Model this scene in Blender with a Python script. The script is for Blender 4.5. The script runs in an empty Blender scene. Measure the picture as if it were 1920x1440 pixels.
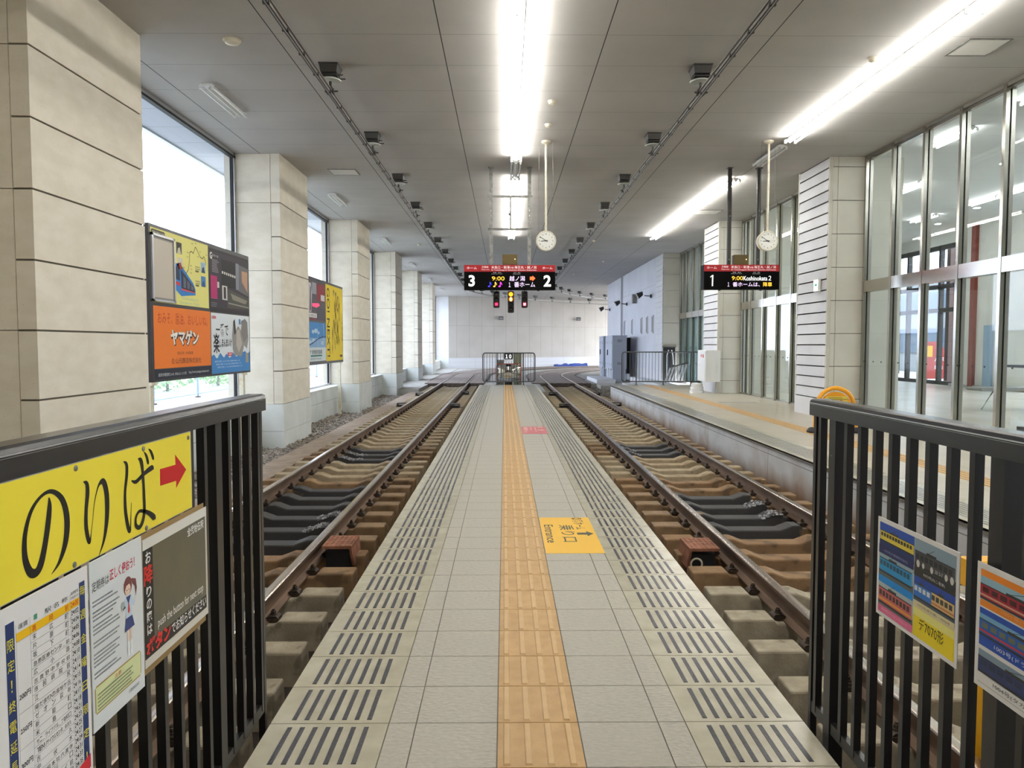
import bpy, math, random
from mathutils import Vector, Matrix
random.seed(7)
S = bpy.context.scene
COL = S.collection
PI = math.pi

# ------------------------------------------------------------------ camera
cam_data = bpy.data.cameras.new('camera')
cam_data.sensor_width = 36.0
cam_data.lens = 36.0 * 1401.0 / 1920.0
cam_data.clip_start = 0.02
cam_data.clip_end = 400
cam = bpy.data.objects.new('camera', cam_data)
COL.objects.link(cam)
CAM_Z = 1.416
cam.location = (0, 0, CAM_Z)
cam.rotation_euler = (math.radians(90 - 3.025), 0, math.radians(-0.57))
S.camera = cam

# ------------------------------------------------------------------ world, exposure
S.view_settings.view_transform = 'Standard'
S.view_settings.look = 'None'
S.view_settings.gamma = 1.0
S.view_settings.use_curve_mapping = False
S.view_settings.exposure = 0.52
W = bpy.data.worlds.new('world')
S.world = W
W.use_nodes = True
wn, wl = W.node_tree.nodes, W.node_tree.links
wn.clear()
wo = wn.new('ShaderNodeOutputWorld')
wb = wn.new('ShaderNodeBackground')
SKY_STRENGTH = 6.8
wtc = wn.new('ShaderNodeTexCoord')
wno = wn.new('ShaderNodeTexNoise'); wno.inputs['Scale'].default_value = 2.2; wno.inputs['Detail'].default_value = 4
wr = wn.new('ShaderNodeValToRGB')
wr.color_ramp.elements[0].position = 0.3; wr.color_ramp.elements[0].color = (0.80, 0.87, 1.0, 1)
wr.color_ramp.elements[1].position = 0.7; wr.color_ramp.elements[1].color = (0.88, 0.93, 1.0, 1)
wl.new(wtc.outputs['Generated'], wno.inputs['Vector'])
wl.new(wno.outputs['Fac'], wr.inputs['Fac'])
wl.new(wr.outputs['Color'], wb.inputs['Color'])
wb.inputs['Strength'].default_value = SKY_STRENGTH
wl.new(wb.outputs['Background'], wo.inputs['Surface'])
TUBE_POWER = 43.0          # radiance of the lit fluorescent tubes
try:
    S.cycles.use_denoising = True
    S.cycles.max_bounces = 8
    S.cycles.diffuse_bounces = 5
    S.cycles.glossy_bounces = 4
    S.cycles.transmission_bounces = 4
    S.cycles.transparent_max_bounces = 12
    S.cycles.caustics_reflective = False
    S.cycles.caustics_refractive = False
    S.cycles.sample_clamp_indirect = 6.0
    S.cycles.adaptive_threshold = 0.02
except Exception:
    pass

# ------------------------------------------------------------------ key dimensions (metres)
CEIL = 4.80          # hall ceiling
GAUGE = 0.565        # half distance between rail heads
RAIL_TOP = -0.205
TL, TR = -2.12, 2.40     # track centre lines
PX0, PX1 = -0.878, 1.126   # island platform edges
PEND = 26.2
RPX = 3.55; RPZ = 0.066    # far platform edge and level
COLX = -4.00; WINX = -4.83; LOWX = -4.53; SILL = 0.31
RCX = 5.87; GLX = 6.55
PIT = -0.50; GRAV = -0.47; PAVE = -0.25

# ------------------------------------------------------------------ colour and materials
def lin(c):
    c /= 255.0
    return c / 12.92 if c <= 0.04045 else ((c + 0.055) / 1.055) ** 2.4
def rgb(*c):
    if len(c) == 1 and isinstance(c[0], str):
        h = c[0].lstrip('#'); c = [int(h[i:i+2], 16) for i in (0, 2, 4)]
    return tuple(lin(x) for x in c) + (1.0,)
MATS = {}
def mat(name, col, rough=0.6, metal=0.0, col2=None, nscale=20.0, ndetail=4, nramp=(0.35, 0.65), bump=0.0, bscale=None,
        lines=None, emit=None, estr=1.0, spec=None, speck=None, rand=None, stretch=None):
    """procedural material; lines = [(axis, period, offset, width, colour)] are joints cut in object space"""
    if name in MATS: return MATS[name]
    m = bpy.data.materials.new(name); m.use_nodes = True
    N, L = m.node_tree.nodes, m.node_tree.links
    b = N['Principled BSDF']
    col = rgb(*col) if not isinstance(col, str) else rgb(col)
    b.inputs['Base Color'].default_value = col
    b.inputs['Roughness'].default_value = rough
    b.inputs['Metallic'].default_value = metal
    if spec is not None: b.inputs['Specular IOR Level'].default_value = spec
    tc = N.new('ShaderNodeTexCoord'); vec = tc.outputs['Object']
    if stretch:
        mp = N.new('ShaderNodeMapping'); mp.inputs['Scale'].default_value = stretch
        L.new(vec, mp.inputs['Vector']); nvec = mp.outputs['Vector']
    else: nvec = vec
    out = None
    def mix(fac, a, c2):
        x = N.new('ShaderNodeMix'); x.data_type = 'RGBA'
        if fac is not None: L.new(fac, x.inputs['Factor'])
        if a is None: x.inputs['A'].default_value = col
        else: L.new(a, x.inputs['A'])
        if isinstance(c2, tuple): x.inputs['B'].default_value = c2
        else: L.new(c2, x.inputs['B'])
        return x.outputs['Result']
    def ramp(src, p0, p1, v0=0.0, v1=1.0):
        r = N.new('ShaderNodeMapRange'); L.new(src, r.inputs['Value'])
        r.inputs['From Min'].default_value = p0; r.inputs['From Max'].default_value = p1
        r.inputs['To Min'].default_value = v0; r.inputs['To Max'].default_value = v1
        return r.outputs['Result']
    if col2 is not None:
        c2 = rgb(*col2) if not isinstance(col2, str) else rgb(col2)
        n = N.new('ShaderNodeTexNoise'); n.inputs['Scale'].default_value = nscale; n.inputs['Detail'].default_value = ndetail
        L.new(nvec, n.inputs['Vector'])
        out = mix(ramp(n.outputs['Fac'], nramp[0], nramp[1]), out, c2)
    if rand is not None:
        oi = N.new('ShaderNodeObjectInfo')
        c3 = rgb(*rand[0]); out = mix(ramp(oi.outputs['Random'], 0, 1, 0, rand[1]), out, c3)
    if speck is not None:      # (scale, threshold, colour)
        n = N.new('ShaderNodeTexNoise'); n.inputs['Scale'].default_value = speck[0]; n.inputs['Detail'].default_value = 2
        L.new(nvec, n.inputs['Vector'])
        out = mix(ramp(n.outputs['Fac'], speck[1], speck[1] + 0.05, 0, speck[3] if len(speck) > 3 else 0.6), out, rgb(*speck[2]))
    if lines:
        sx = N.new('ShaderNodeSeparateXYZ'); L.new(vec, sx.inputs['Vector'])
        for (ax, per, off, wid, lc) in lines:
            a = N.new('ShaderNodeMath'); a.operation = 'SUBTRACT'; L.new(sx.outputs['XYZ'.index(ax)], a.inputs[0]); a.inputs[1].default_value = off - wid / 2
            f = N.new('ShaderNodeMath'); f.operation = 'FLOORED_MODULO'; L.new(a.outputs[0], f.inputs[0]); f.inputs[1].default_value = per
            g = N.new('ShaderNodeMath'); g.operation = 'LESS_THAN'; L.new(f.outputs[0], g.inputs[0]); g.inputs[1].default_value = wid
            out = mix(g.outputs[0], out, rgb(*lc))
    if out is not None: L.new(out, b.inputs['Base Color'])
    if bump:
        n = N.new('ShaderNodeTexNoise'); n.inputs['Scale'].default_value = bscale or nscale; n.inputs['Detail'].default_value = 5
        L.new(nvec, n.inputs['Vector'])
        bp = N.new('ShaderNodeBump'); bp.inputs['Strength'].default_value = min(1, bump); bp.inputs['Distance'].default_value = 0.01
        L.new(n.outputs['Fac'], bp.inputs['Height']); L.new(bp.outputs['Normal'], b.inputs['Normal'])
    if emit is not None:
        b.inputs['Emission Color'].default_value = rgb(*emit); b.inputs['Emission Strength'].default_value = estr
    MATS[name] = m
    return m
def ink(h, rough=0.5):
    return mat('print_' + h, h, rough=rough, spec=0.3)
def lit(h, s=1.3):
    c = tuple(int(h[i:i+2], 16) for i in (0, 2, 4))
    return mat('lit_' + h, c, rough=0.6, emit=c, estr=s)

JOINT = (96, 94, 90)
M = dict(
 ceiling = mat('ceiling_board', (184,181,178), 0.85, col2=(177,174,171), nscale=1.2, bump=0.10, bscale=60,
     lines=[('X',1.82,-0.70,0.012,(60,58,54)),('Y',0.907,0.20,0.007,(120,118,112))]),
 soffit = mat('soffit_board', (205,210,222), 0.8, lines=[('Y',0.907,0.02,0.008,(90,95,110))]),
 stone = mat('column_stone', (232,224,208), 0.75, col2=(222,213,195), nscale=3, bump=0.15, bscale=180, speck=(60,0.68,(150,142,124),0.6), stretch=(1,1,2.2)),
 stone_joint = mat('column_joint', (112,106,94), 0.9),
 dado = mat('column_dado', (226,228,224), 0.6, col2=(212,216,210), nscale=2, bump=0.05, bscale=90),
 rpanel = mat('wall_panel_cream', (214,210,198), 0.6, col2=(206,202,190), nscale=2, bump=0.05, bscale=120),
 board = mat('white_board', (226,225,226), 0.6, col2=(217,216,219), nscale=1.5),
 backwall = mat('back_wall_panel', (198,192,184), 0.7, col2=(189,183,174), nscale=0.8, lines=[('X',0.87,0.1,0.012,(128,124,118)),('Z',20,2.75,0.012,(140,136,130))]),
 whitewall = mat('white_ribbed_wall', (222,222,228), 0.6, col2=(214,214,222), nscale=1, lines=[('Y',0.30,0.05,0.012,(186,187,196)),('Z',20,3.75,0.012,(160,160,168))]),
 plaster = mat('plaster_white', (224,223,218), 0.7, col2=(216,215,210), nscale=1.3),
 lowwall = mat('low_wall', (222,225,224), 0.6, col2=(200,204,198), nscale=1.4, lines=[('Z',20,-0.02,0.01,(150,152,150))]),
 tile = mat('platform_tile', (180,175,163), 0.5, col2=(171,166,153), nscale=40, bump=0.55, bscale=34, stretch=(1,1.8,1)),
 tile_edge = mat('platform_edge_tile', (194,188,168), 0.25, col2=(182,175,154), nscale=9, bump=0.04, bscale=60),
 grout = mat('grout', (112,106,96), 0.9),
 tactile = mat('tactile_tile', (196,158,104), 0.5, col2=(184,146,92), nscale=12, bump=0.1, bscale=80),
 tactile_bar = mat('tactile_bar', (208,172,118), 0.45, col2=(200,163,108), nscale=12),
 grip = mat('grip_strip', (84,84,88), 0.3, col2=(70,70,74), nscale=60),
 conc = mat('platform_wall', (206,206,206), 0.6, col2=(192,190,186), nscale=2.5, lines=[('Y',3.0,1.0,0.012,(120,112,100)),('Z',20,-0.055,0.008,(110,108,106))]),
 pit = mat('pit_floor', (58,51,44), 0.95, col2=(42,37,32), nscale=6, bump=0.4, bscale=40),
 pave = mat('paving', (176,172,164), 0.8, col2=(160,156,148), nscale=3, bump=0.1),
 slab = mat('edge_slab', (150,132,114), 0.8, col2=(128,112,96), nscale=5, bump=0.2),
 gravel = mat('gravel_bed', (112,104,94), 0.95, col2=(70,64,58), nscale=40, bump=0.8, bscale=45),
 stone_a = mat('gravel_stone', (166,156,144), 0.9, col2=(104,95,86), nscale=9, ndetail=2),
 sleeper = mat('sleeper_concrete', (176,163,138), 0.85, col2=(142,126,100), nscale=7, bump=0.35, bscale=60, rand=((150,126,94),0.5), speck=(5,0.62,(92,74,54),0.6)),
 sleeper_g = mat('sleeper_concrete_pale', (172,162,142), 0.85, col2=(140,130,112), nscale=8, bump=0.35, bscale=60, rand=((150,138,116),0.5), speck=(6,0.6,(98,88,72),0.6)),
 sleeper_r = mat('sleeper_rusty', (150,122,88), 0.85, col2=(118,92,64), nscale=5, bump=0.35, bscale=60, rand=((124,92,62),0.5), speck=(4,0.58,(84,66,48),0.7)),
 sleeper_k = mat('sleeper_greased', (140,112,78), 0.62, col2=(108,84,58), nscale=5, bump=0.35, bscale=50),
 grease = mat('grease_crust', (158,158,162), 0.3, col2=(50,48,48), nscale=20, nramp=(0.42,0.58), bump=1.0, bscale=30),
 rail = mat('rail_side', (118,94,74), 0.55, metal=0.35, col2=(88,68,54), nscale=9, bump=0.15, bscale=60, stretch=(1,0.2,1)),
 railtop = mat('rail_head', (190,182,174), 0.22, metal=1.0, col2=(160,144,130), nscale=3, stretch=(1,0.3,1)),
 clip = mat('clip_steel', (84,72,62), 0.55, metal=0.6, col2=(60,50,42), nscale=30),
 plank = mat('crossing_plank', (150,136,128), 0.8, col2=(128,114,106), nscale=4, bump=0.3, bscale=30, lines=[('X',0.25,0.0,0.01,(96,86,80))]),
 planks_side = mat('plank_end', (110,98,88), 0.9, col2=(80,70,62), nscale=16, bump=0.4),
 black = mat('black_paint', (24,22,21), 0.35, col2=(20,18,18), nscale=3),
 black_rail = mat('black_handrail', (40,38,38), 0.22, metal=0.0),
 steel = mat('stainless', (190,186,178), 0.20, metal=1.0),
 steel_b = mat('stainless_brushed', (184,180,172), 0.30, metal=1.0),
 galv = mat('galvanised', (150,150,146), 0.42, metal=0.7, col2=(120,120,116), nscale=14),
 alu = mat('aluminium', (205,206,208), 0.35, metal=0.8),
 dark = mat('dark_rubber', (34,34,36), 0.6),
 dgrey = mat('dark_grey_metal', (70,68,66), 0.5, metal=0.4),
 insul = mat('insulator_disk', (196,200,194), 0.4),
 white = mat('white_enamel', (232,232,230), 0.35),
 cream = mat('cream_enamel', (222,216,196), 0.4, col2=(206,184,140), nscale=14, nramp=(0.5,0.75)),
 yellow = mat('yellow_plastic', (245,170,40), 0.4),
 buffer = mat('yellow_steel', (240,176,20), 0.45),
 cab = mat('cabinet_paint', (170,176,190), 0.5),
 rustbox = mat('rust_box', (150,100,76), 0.8, col2=(120,76,56), nscale=14, bump=0.4),
 brownbox = mat('speaker_brown', (104,88,52), 0.35, metal=0.5),
 floor_r = mat('beige_floor', (196,186,166), 0.35, col2=(186,176,156), nscale=1.4, lines=[('Y',0.30,0.0,0.004,(160,150,132)),('X',0.60,0.25,0.004,(164,154,136))]),
 floor_in = mat('hall_floor', (192,184,168), 0.25, col2=(204,196,180), nscale=0.8, lines=[('Y',0.60,0.0,0.004,(180,172,158))]),
 redp = mat('red_pillar', (128,58,44), 0.5),
 teal = mat('frosted_teal', (150,178,182), 0.4, col2=(170,196,200), nscale=0.7, stretch=(1,1,0.3)),
 ground = mat('outside_ground', (190,188,180), 0.9, col2=(160,158,150), nscale=2),
 moss = mat('mossy_concrete', (104,100,82), 0.95, col2=(64,66,46), nscale=6, bump=0.6, bscale=40),
 leaf = mat('leaf_green', (96,150,74), 0.6, col2=(150,190,96), nscale=2),
 leaf2 = mat('leaf_pale', (130,180,120), 0.6, col2=(180,214,140), nscale=2),
 bluepost = mat('pale_blue_post', (150,176,200), 0.5),
 wire = mat('fence_wire', (170,184,180), 0.5, metal=0.5),
 blue = mat('blue_tarp', (44,84,170), 0.5, col2=(30,60,140), nscale=9),
)
# the platform wall carries rust stains along its foot
def stain(m, z0, z1, c, scale=1.4):
    N, L = m.node_tree.nodes, m.node_tree.links
    b = N['Principled BSDF']; src = b.inputs['Base Color'].links[0].from_socket
    tc = N.new('ShaderNodeTexCoord'); s = N.new('ShaderNodeSeparateXYZ'); L.new(tc.outputs['Object'], s.inputs[0])
    n = N.new('ShaderNodeTexNoise'); n.inputs['Scale'].default_value = scale; n.inputs['Detail'].default_value = 6
    L.new(tc.outputs['Object'], n.inputs['Vector'])
    r = N.new('ShaderNodeMapRange'); L.new(s.outputs['Z'], r.inputs['Value'])
    r.inputs['From Min'].default_value = z1; r.inputs['From Max'].default_value = z0
    k = N.new('ShaderNodeMath'); k.operation = 'MULTIPLY_ADD'; L.new(n.outputs['Fac'], k.inputs[0]); k.inputs[1].default_value = 2.2
    k.inputs[2].default_value = -1.25
    a = N.new('ShaderNodeMath'); a.operation = 'ADD'; a.use_clamp = True; L.new(r.outputs[0], a.inputs[0]); L.new(k.outputs[0], a.inputs[1])
    x = N.new('ShaderNodeMix'); x.data_type = 'RGBA'; L.new(a.outputs[0], x.inputs['Factor']); L.new(src, x.inputs['A']); x.inputs['B'].default_value = rgb(*c)
    L.new(x.outputs['Result'], b.inputs['Base Color'])
stain(M['conc'], -0.42, -0.10, (146,116,88))
def centre_stain(m, half, c):
    """grease that blackens the middle of a sleeper, between the rails"""
    N, L = m.node_tree.nodes, m.node_tree.links
    b = N['Principled BSDF']; src = b.inputs['Base Color'].links[0].from_socket
    tc = N.new('ShaderNodeTexCoord'); s = N.new('ShaderNodeSeparateXYZ'); L.new(tc.outputs['Object'], s.inputs[0])
    ab = N.new('ShaderNodeMath'); ab.operation = 'ABSOLUTE'; L.new(s.outputs['X'], ab.inputs[0])
    oi = N.new('ShaderNodeObjectInfo'); ad = N.new('ShaderNodeVectorMath'); ad.operation = 'ADD'
    L.new(tc.outputs['Object'], ad.inputs[0]); L.new(oi.outputs['Location'], ad.inputs[1])
    n = N.new('ShaderNodeTexNoise'); n.inputs['Scale'].default_value = 3.2; n.inputs['Detail'].default_value = 3; L.new(ad.outputs[0], n.inputs['Vector'])
    k = N.new('ShaderNodeMath'); k.operation = 'MULTIPLY_ADD'; L.new(n.outputs['Fac'], k.inputs[0]); k.inputs[1].default_value = 0.9; L.new(ab.outputs[0], k.inputs[2])
    r = N.new('ShaderNodeMapRange'); L.new(k.outputs[0], r.inputs['Value']); r.inputs['From Min'].default_value = half + 0.40; r.inputs['From Max'].default_value = half + 0.50
    r.inputs['To Min'].default_value = 1.0; r.inputs['To Max'].default_value = 0.0
    x = N.new('ShaderNodeMix'); x.data_type = 'RGBA'; L.new(r.outputs[0], x.inputs['Factor']); L.new(src, x.inputs['A']); x.inputs['B'].default_value = rgb(*c)
    L.new(x.outputs['Result'], b.inputs['Base Color'])
centre_stain(M['sleeper_k'], 0.52, (50,48,48))
# glass: a thin pane, see-through with mirror reflections at grazing angles
def glass_mat(name, tint, ior=1.5, haze=0.0):
    m = bpy.data.materials.new(name); m.use_nodes = True
    N, L = m.node_tree.nodes, m.node_tree.links; N.clear()
    o = N.new('ShaderNodeOutputMaterial'); t = N.new('ShaderNodeBsdfTransparent'); g = N.new('ShaderNodeBsdfGlossy')
    t.inputs['Color'].default_value = rgb(*tint); g.inputs['Roughness'].default_value = 0.0
    f = N.new('ShaderNodeFresnel'); f.inputs['IOR'].default_value = ior
    ge = N.new('ShaderNodeNewGeometry'); k = N.new('ShaderNodeMath'); k.operation = 'MULTIPLY_ADD'; k.inputs[1].default_value = -1; k.inputs[2].default_value = 1
    L.new(ge.outputs['Backfacing'], k.inputs[0]); q = N.new('ShaderNodeMath'); q.operation = 'MULTIPLY'; L.new(f.outputs[0], q.inputs[0]); L.new(k.outputs[0], q.inputs[1])
    x = N.new('ShaderNodeMixShader'); L.new(q.outputs[0], x.inputs[0]); L.new(t.outputs[0], x.inputs[1]); L.new(g.outputs[0], x.inputs[2])
    L.new(x.outputs[0], o.inputs['Surface'])
    return m
M['glass'] = glass_mat('clear_glass', (246,250,248), 1.42)
M['glass_win'] = glass_mat('window_glass', (240,244,250), 1.4)
M['mirror'] = mat('mirror', (235,235,228), 0.03, metal=1.0)

# ------------------------------------------------------------------ mesh builder
class MB:
    def __init__(s): s.v=[]; s.f=[]; s.mi=[]; s.m=[]
    def _m(s, m):
        if isinstance(m, str): m = M[m]
        if m not in s.m: s.m.append(m)
        return s.m.index(m)
    def add(s, vs, fs, m, T=None):
        k=len(s.v); i=s._m(m)
        if T is not None: vs=[tuple(T@Vector(v)) for v in vs]
        s.v += [tuple(v) for v in vs]; s.f += [tuple(q+k for q in f) for f in fs]; s.mi += [i]*len(fs)
        return s
    def box(s, x0,x1,y0,y1,z0,z1, m, T=None):
        if x0>x1: x0,x1=x1,x0
        if y0>y1: y0,y1=y1,y0
        if z0>z1: z0,z1=z1,z0
        return s.add([(x0,y0,z0),(x1,y0,z0),(x1,y1,z0),(x0,y1,z0),(x0,y0,z1),(x1,y0,z1),(x1,y1,z1),(x0,y1,z1)],
            [(3,2,1,0),(4,5,6,7),(0,1,5,4),(1,2,6,5),(2,3,7,6),(3,0,4,7)], m, T)
    def cbox(s, c, d, m, T=None):
        return s.box(c[0]-d[0]/2,c[0]+d[0]/2,c[1]-d[1]/2,c[1]+d[1]/2,c[2]-d[2]/2,c[2]+d[2]/2, m, T)
    def bbox(s, x0,x1,y0,y1,z0,z1, b, m, T=None, ax='z'):
        """box with the four edges along one axis chamfered"""
        def o(a0,a1,c0,c1): return [(a0+b,c0),(a1-b,c0),(a1,c0+b),(a1,c1-b),(a1-b,c1),(a0+b,c1),(a0,c1-b),(a0,c0+b)]
        if ax=='z': return s.prism(o(x0,x1,y0,y1), lambda p,h:(p[0],p[1],h), z0,z1,m,T)
        if ax=='y': return s.prism(o(x0,x1,z0,z1), lambda p,h:(p[0],h,p[1]), y0,y1,m,T)
        return s.prism(o(y0,y1,z0,z1), lambda p,h:(h,p[0],p[1]), x0,x1,m,T)
    def prism(s, pts, fn, h0, h1, m, T=None):
        n=len(pts)
        vs=[fn(p,h0) for p in pts]+[fn(p,h1) for p in pts]
        fs=[(i,(i+1)%n,n+(i+1)%n,n+i) for i in range(n)]+[tuple(range(n-1,-1,-1)),tuple(range(n,2*n))]
        return s.add(vs,fs,m,T)
    def tube(s, pts, r, m, n=8, closed=False, T=None, cap=True):
        pts=[Vector(p) for p in pts]; k=len(pts); vs=[]; up0=None
        rr = r if isinstance(r,(list,tuple)) else [r]*k
        for i,p in enumerate(pts):
            a=pts[(i-1)%k] if (i>0 or closed) else p; b=pts[(i+1)%k] if (i<k-1 or closed) else p
            d=(b-a).normalized()
            if up0 is None:
                up0=Vector((0,0,1)) if abs(d.z)<0.9 else Vector((1,0,0))
            u=(up0-d*up0.dot(d))
            if u.length<1e-6: u=Vector((1,0,0))
            u.normalize(); up0=u; w=d.cross(u)
            for j in range(n):
                t=2*PI*j/n; vs.append(p+(u*math.cos(t)+w*math.sin(t))*rr[i])
        fs=[]
        for i in range(k if closed else k-1):
            for j in range(n):
                a=i*n+j; b=i*n+(j+1)%n; c=((i+1)%k)*n+(j+1)%n; d=((i+1)%k)*n+j
                fs.append((a,b,c,d))
        if cap and not closed:
            fs.append(tuple(range(n-1,-1,-1))); fs.append(tuple(range((k-1)*n,k*n)))
        return s.add(vs,fs,m,T)
    def lathe(s, prof, m, n=20, T=None):
        """profile [(r,z)] around z"""
        vs=[];fs=[]
        for (r,z) in prof:
            for j in range(n): vs.append((r*math.cos(2*PI*j/n), r*math.sin(2*PI*j/n), z))
        for i in range(len(prof)-1):
            for j in range(n):
                fs.append((i*n+j,i*n+(j+1)%n,(i+1)*n+(j+1)%n,(i+1)*n+j))
        fs.append(tuple(range(n-1,-1,-1))); fs.append(tuple(range((len(prof)-1)*n,len(prof)*n)))
        return s.add(vs,fs,m,T)
    def quad(s, a,b,c,d, m): return s.add([a,b,c,d],[(0,1,2,3)],m)
    def sweep(s, prof, path, m, closed=True, cap=True):
        """prof [(lateral,z)], path [(x,y,heading dir (dx,dy))]"""
        n=len(prof); vs=[];fs=[]
        for (x,y,dx,dy) in path:
            nx,ny=dy,-dx
            for (l,z) in prof: vs.append((x+nx*l,y+ny*l,z))
        for i in range(len(path)-1):
            for j in range(n if closed else n-1):
                fs.append((i*n+j,(i+1)*n+j,(i+1)*n+(j+1)%n,i*n+(j+1)%n))
        if cap and closed:
            fs.append(tuple(range(n))); fs.append(tuple(range(len(path)*n-1,(len(path)-1)*n-1,-1)))
        return s.add(vs,fs,m)
    def build(s, name, parent=None, smooth=False, loc=None):
        me=bpy.data.meshes.new(name); me.from_pydata(s.v,[],s.f)
        for m in s.m: me.materials.append(m)
        me.polygons.foreach_set('material_index', s.mi)
        if smooth: 
            me.polygons.foreach_set('use_smooth',[True]*len(s.f))
            try: me.set_sharp_from_angle(angle=math.radians(38))
            except Exception: pass
        me.update()
        o=bpy.data.objects.new(name,me); COL.objects.link(o)
        if parent is not None: o.parent=parent
        if loc is not None: o.location=loc
        return o
def tag(o, label=None, cat=None, group=None, kind=None):
    if label: o['label']=label
    if cat: o['category']=cat
    if group: o['group']=group
    if kind: o['kind']=kind
    return o
def empty(name, loc=(0,0,0), rz=0.0, label=None, cat=None, group=None, kind=None):
    o=bpy.data.objects.new(name,None); COL.objects.link(o); o.location=loc; o.rotation_euler=(0,0,rz)
    o.empty_display_size=0.1
    return tag(o,label,cat,group,kind)
def dup(o, parent=None, loc=None, rz=None, label=None, group=None):
    c=o.copy(); COL.objects.link(c)
    if parent is not None: c.parent=parent
    if loc is not None: c.location=loc
    if rz is not None: c.rotation_euler=(0,0,rz)
    if label: c['label']=label
    if group: c['group']=group
    for ch in list(o.children): dup(ch,c)
    return c
def struct(mb,name,parent=None,smooth=False):
    o=mb.build(name,parent,smooth)
    if parent is None: o['kind']='structure'
    return o

# ------------------------------------------------------------------ lettering
_fc=bpy.data.curves.new('lettering','FONT'); _fo=bpy.data.objects.new('lettering',_fc); COL.objects.link(_fo)
_cache={}
def glyphs(txt, bold=0.0, res=3):
    key=(txt,bold)
    if key in _cache: return _cache[key]
    _fc.body=txt; _fc.size=1.0; _fc.offset=bold; _fc.resolution_u=res; _fc.fill_mode='BOTH'
    bpy.context.view_layer.update()
    dg=bpy.context.evaluated_depsgraph_get(); e=_fo.evaluated_get(dg); me=e.to_mesh()
    vs=[(v.co.x,v.co.y) for v in me.vertices]; fs=[tuple(p.vertices) for p in me.polygons]; e.to_mesh_clear()
    _cache[key]=(vs,fs); return vs,fs
class Canvas:
    """flat printing on a plane: origin o, right ex, up ey"""
    def __init__(s, mb, o, ex, ey, step=0.0006):
        s.mb=mb; s.o=Vector(o); s.ex=Vector(ex); s.ey=Vector(ey); s.n=s.ex.cross(s.ey).normalized(); s.step=step
    def P(s,u,v,k): return s.o+s.ex*u+s.ey*v+s.n*(s.step*k)
    def m(s,c): return ink(c) if isinstance(c,str) and len(c)==6 else c
    def rect(s,u0,v0,u1,v1,c,k=1): 
        s.mb.add([s.P(u0,v0,k),s.P(u1,v0,k),s.P(u1,v1,k),s.P(u0,v1,k)],[(0,1,2,3)],s.m(c))
    def poly(s,pts,c,k=1):
        s.mb.add([s.P(u,v,k) for u,v in pts],[tuple(range(len(pts)))],s.m(c))
    def disc(s,u,v,r,c,k=1,n=24,ry=None):
        s.poly([(u+r*math.cos(2*PI*i/n),v+(ry or r)*math.sin(2*PI*i/n)) for i in range(n)],c,k)
    def line(s,pts,w,c,k=1):
        for (a,b) in zip(pts[:-1],pts[1:]):
            d=Vector((b[0]-a[0],b[1]-a[1])); 
            if d.length<1e-9: continue
            d.normalize(); q=Vector((-d.y,d.x))*w/2
            s.poly([(a[0]-q.x,a[1]-q.y),(b[0]-q.x,b[1]-q.y),(b[0]+q.x,b[1]+q.y),(a[0]+q.x,a[1]+q.y)],c,k)
    def brush(s,pts,c,k=1,sub=8):
        """pts [(u,v,width)] smoothed into one calligraphic stroke"""
        P=[Vector(p) for p in pts]; out=[]
        for i in range(len(P)-1):
            p0=P[max(i-1,0)];p1=P[i];p2=P[i+1];p3=P[min(i+2,len(P)-1)]
            for j in range(sub):
                t=j/sub
                out.append(0.5*((2*p1)+(p2-p0)*t+(2*p0-5*p1+4*p2-p3)*t*t+(3*p1-p0-3*p2+p3)*t**3))
        out.append(P[-1]); L=[];R=[]
        for i,p in enumerate(out):
            a=out[max(i-1,0)]; b=out[min(i+1,len(out)-1)]; d=Vector((b.x-a.x,b.y-a.y)).normalized(); w=max(p.z,0.0004)/2
            L.append(s.P(p.x-d.y*w,p.y+d.x*w,k)); R.append(s.P(p.x+d.y*w,p.y-d.x*w,k))
        n=len(out)
        s.mb.add(L+R,[(n+i,n+i+1,i+1,i) for i in range(n-1)],s.m(c))
    def text(s,t,u,v,h,c,k=2,align='l',w=None,bold=0.0,maxw=None,rot=0.0):
        """h = height of a capital/kanji box; w = exact width to fill"""
        vs,fs=glyphs(t,bold)
        if not vs: return
        x0=min(a for a,_ in vs); x1=max(a for a,_ in vs)
        y0=min(b for _,b in vs); y1=max(b for _,b in vs)
        sy=h/max(y1-y0,0.3) if h else 1; sx=sy
        if w: sx=w/(x1-x0)
        elif maxw and (x1-x0)*sx>maxw: sx=maxw/(x1-x0)
        W=(x1-x0)*sx
        du={'l':0,'c':-W/2,'r':-W}[align]
        cr,sr=math.cos(rot),math.sin(rot)
        pts=[]
        for a,b in vs:
            p=(a-x0)*sx+du; q=(b-y0)*sy
            pts.append(s.P(u+p*cr-q*sr, v+p*sr+q*cr, k))
        s.mb.add(pts,fs,s.m(c))
    def vtext(s,t,u,v,h,c,k=2,gap=1.12,w=None,bold=0.0,rule=None):
        """vertical writing, u = centre, v = top"""
        for i,ch in enumerate(t):
            if ch==' ': continue
            s.text(ch,u,v-(i*gap+1)*h,h if ch not in 'ー・、。' else h*0.4,c,k,'c',w=w if ch not in '!！' else None,bold=bold)
# ================================================================== the setting
# ---- hall ceiling, soffit outside, ground
o=struct(MB().box(-4.83,GLX+0.1,-6,66,CEIL,CEIL+0.12,'ceiling').box(GLX+0.1,12.5,42.8,66,CEIL,CEIL+0.12,'ceiling'),'ceiling')
struct(MB().box(-5.62,-4.83,-6,62,CEIL-0.02,CEIL+0.10,'soffit').box(-5.64,-5.56,-6,62,CEIL-0.05,CEIL+0.3,'alu'),'ceiling_soffit')
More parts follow.
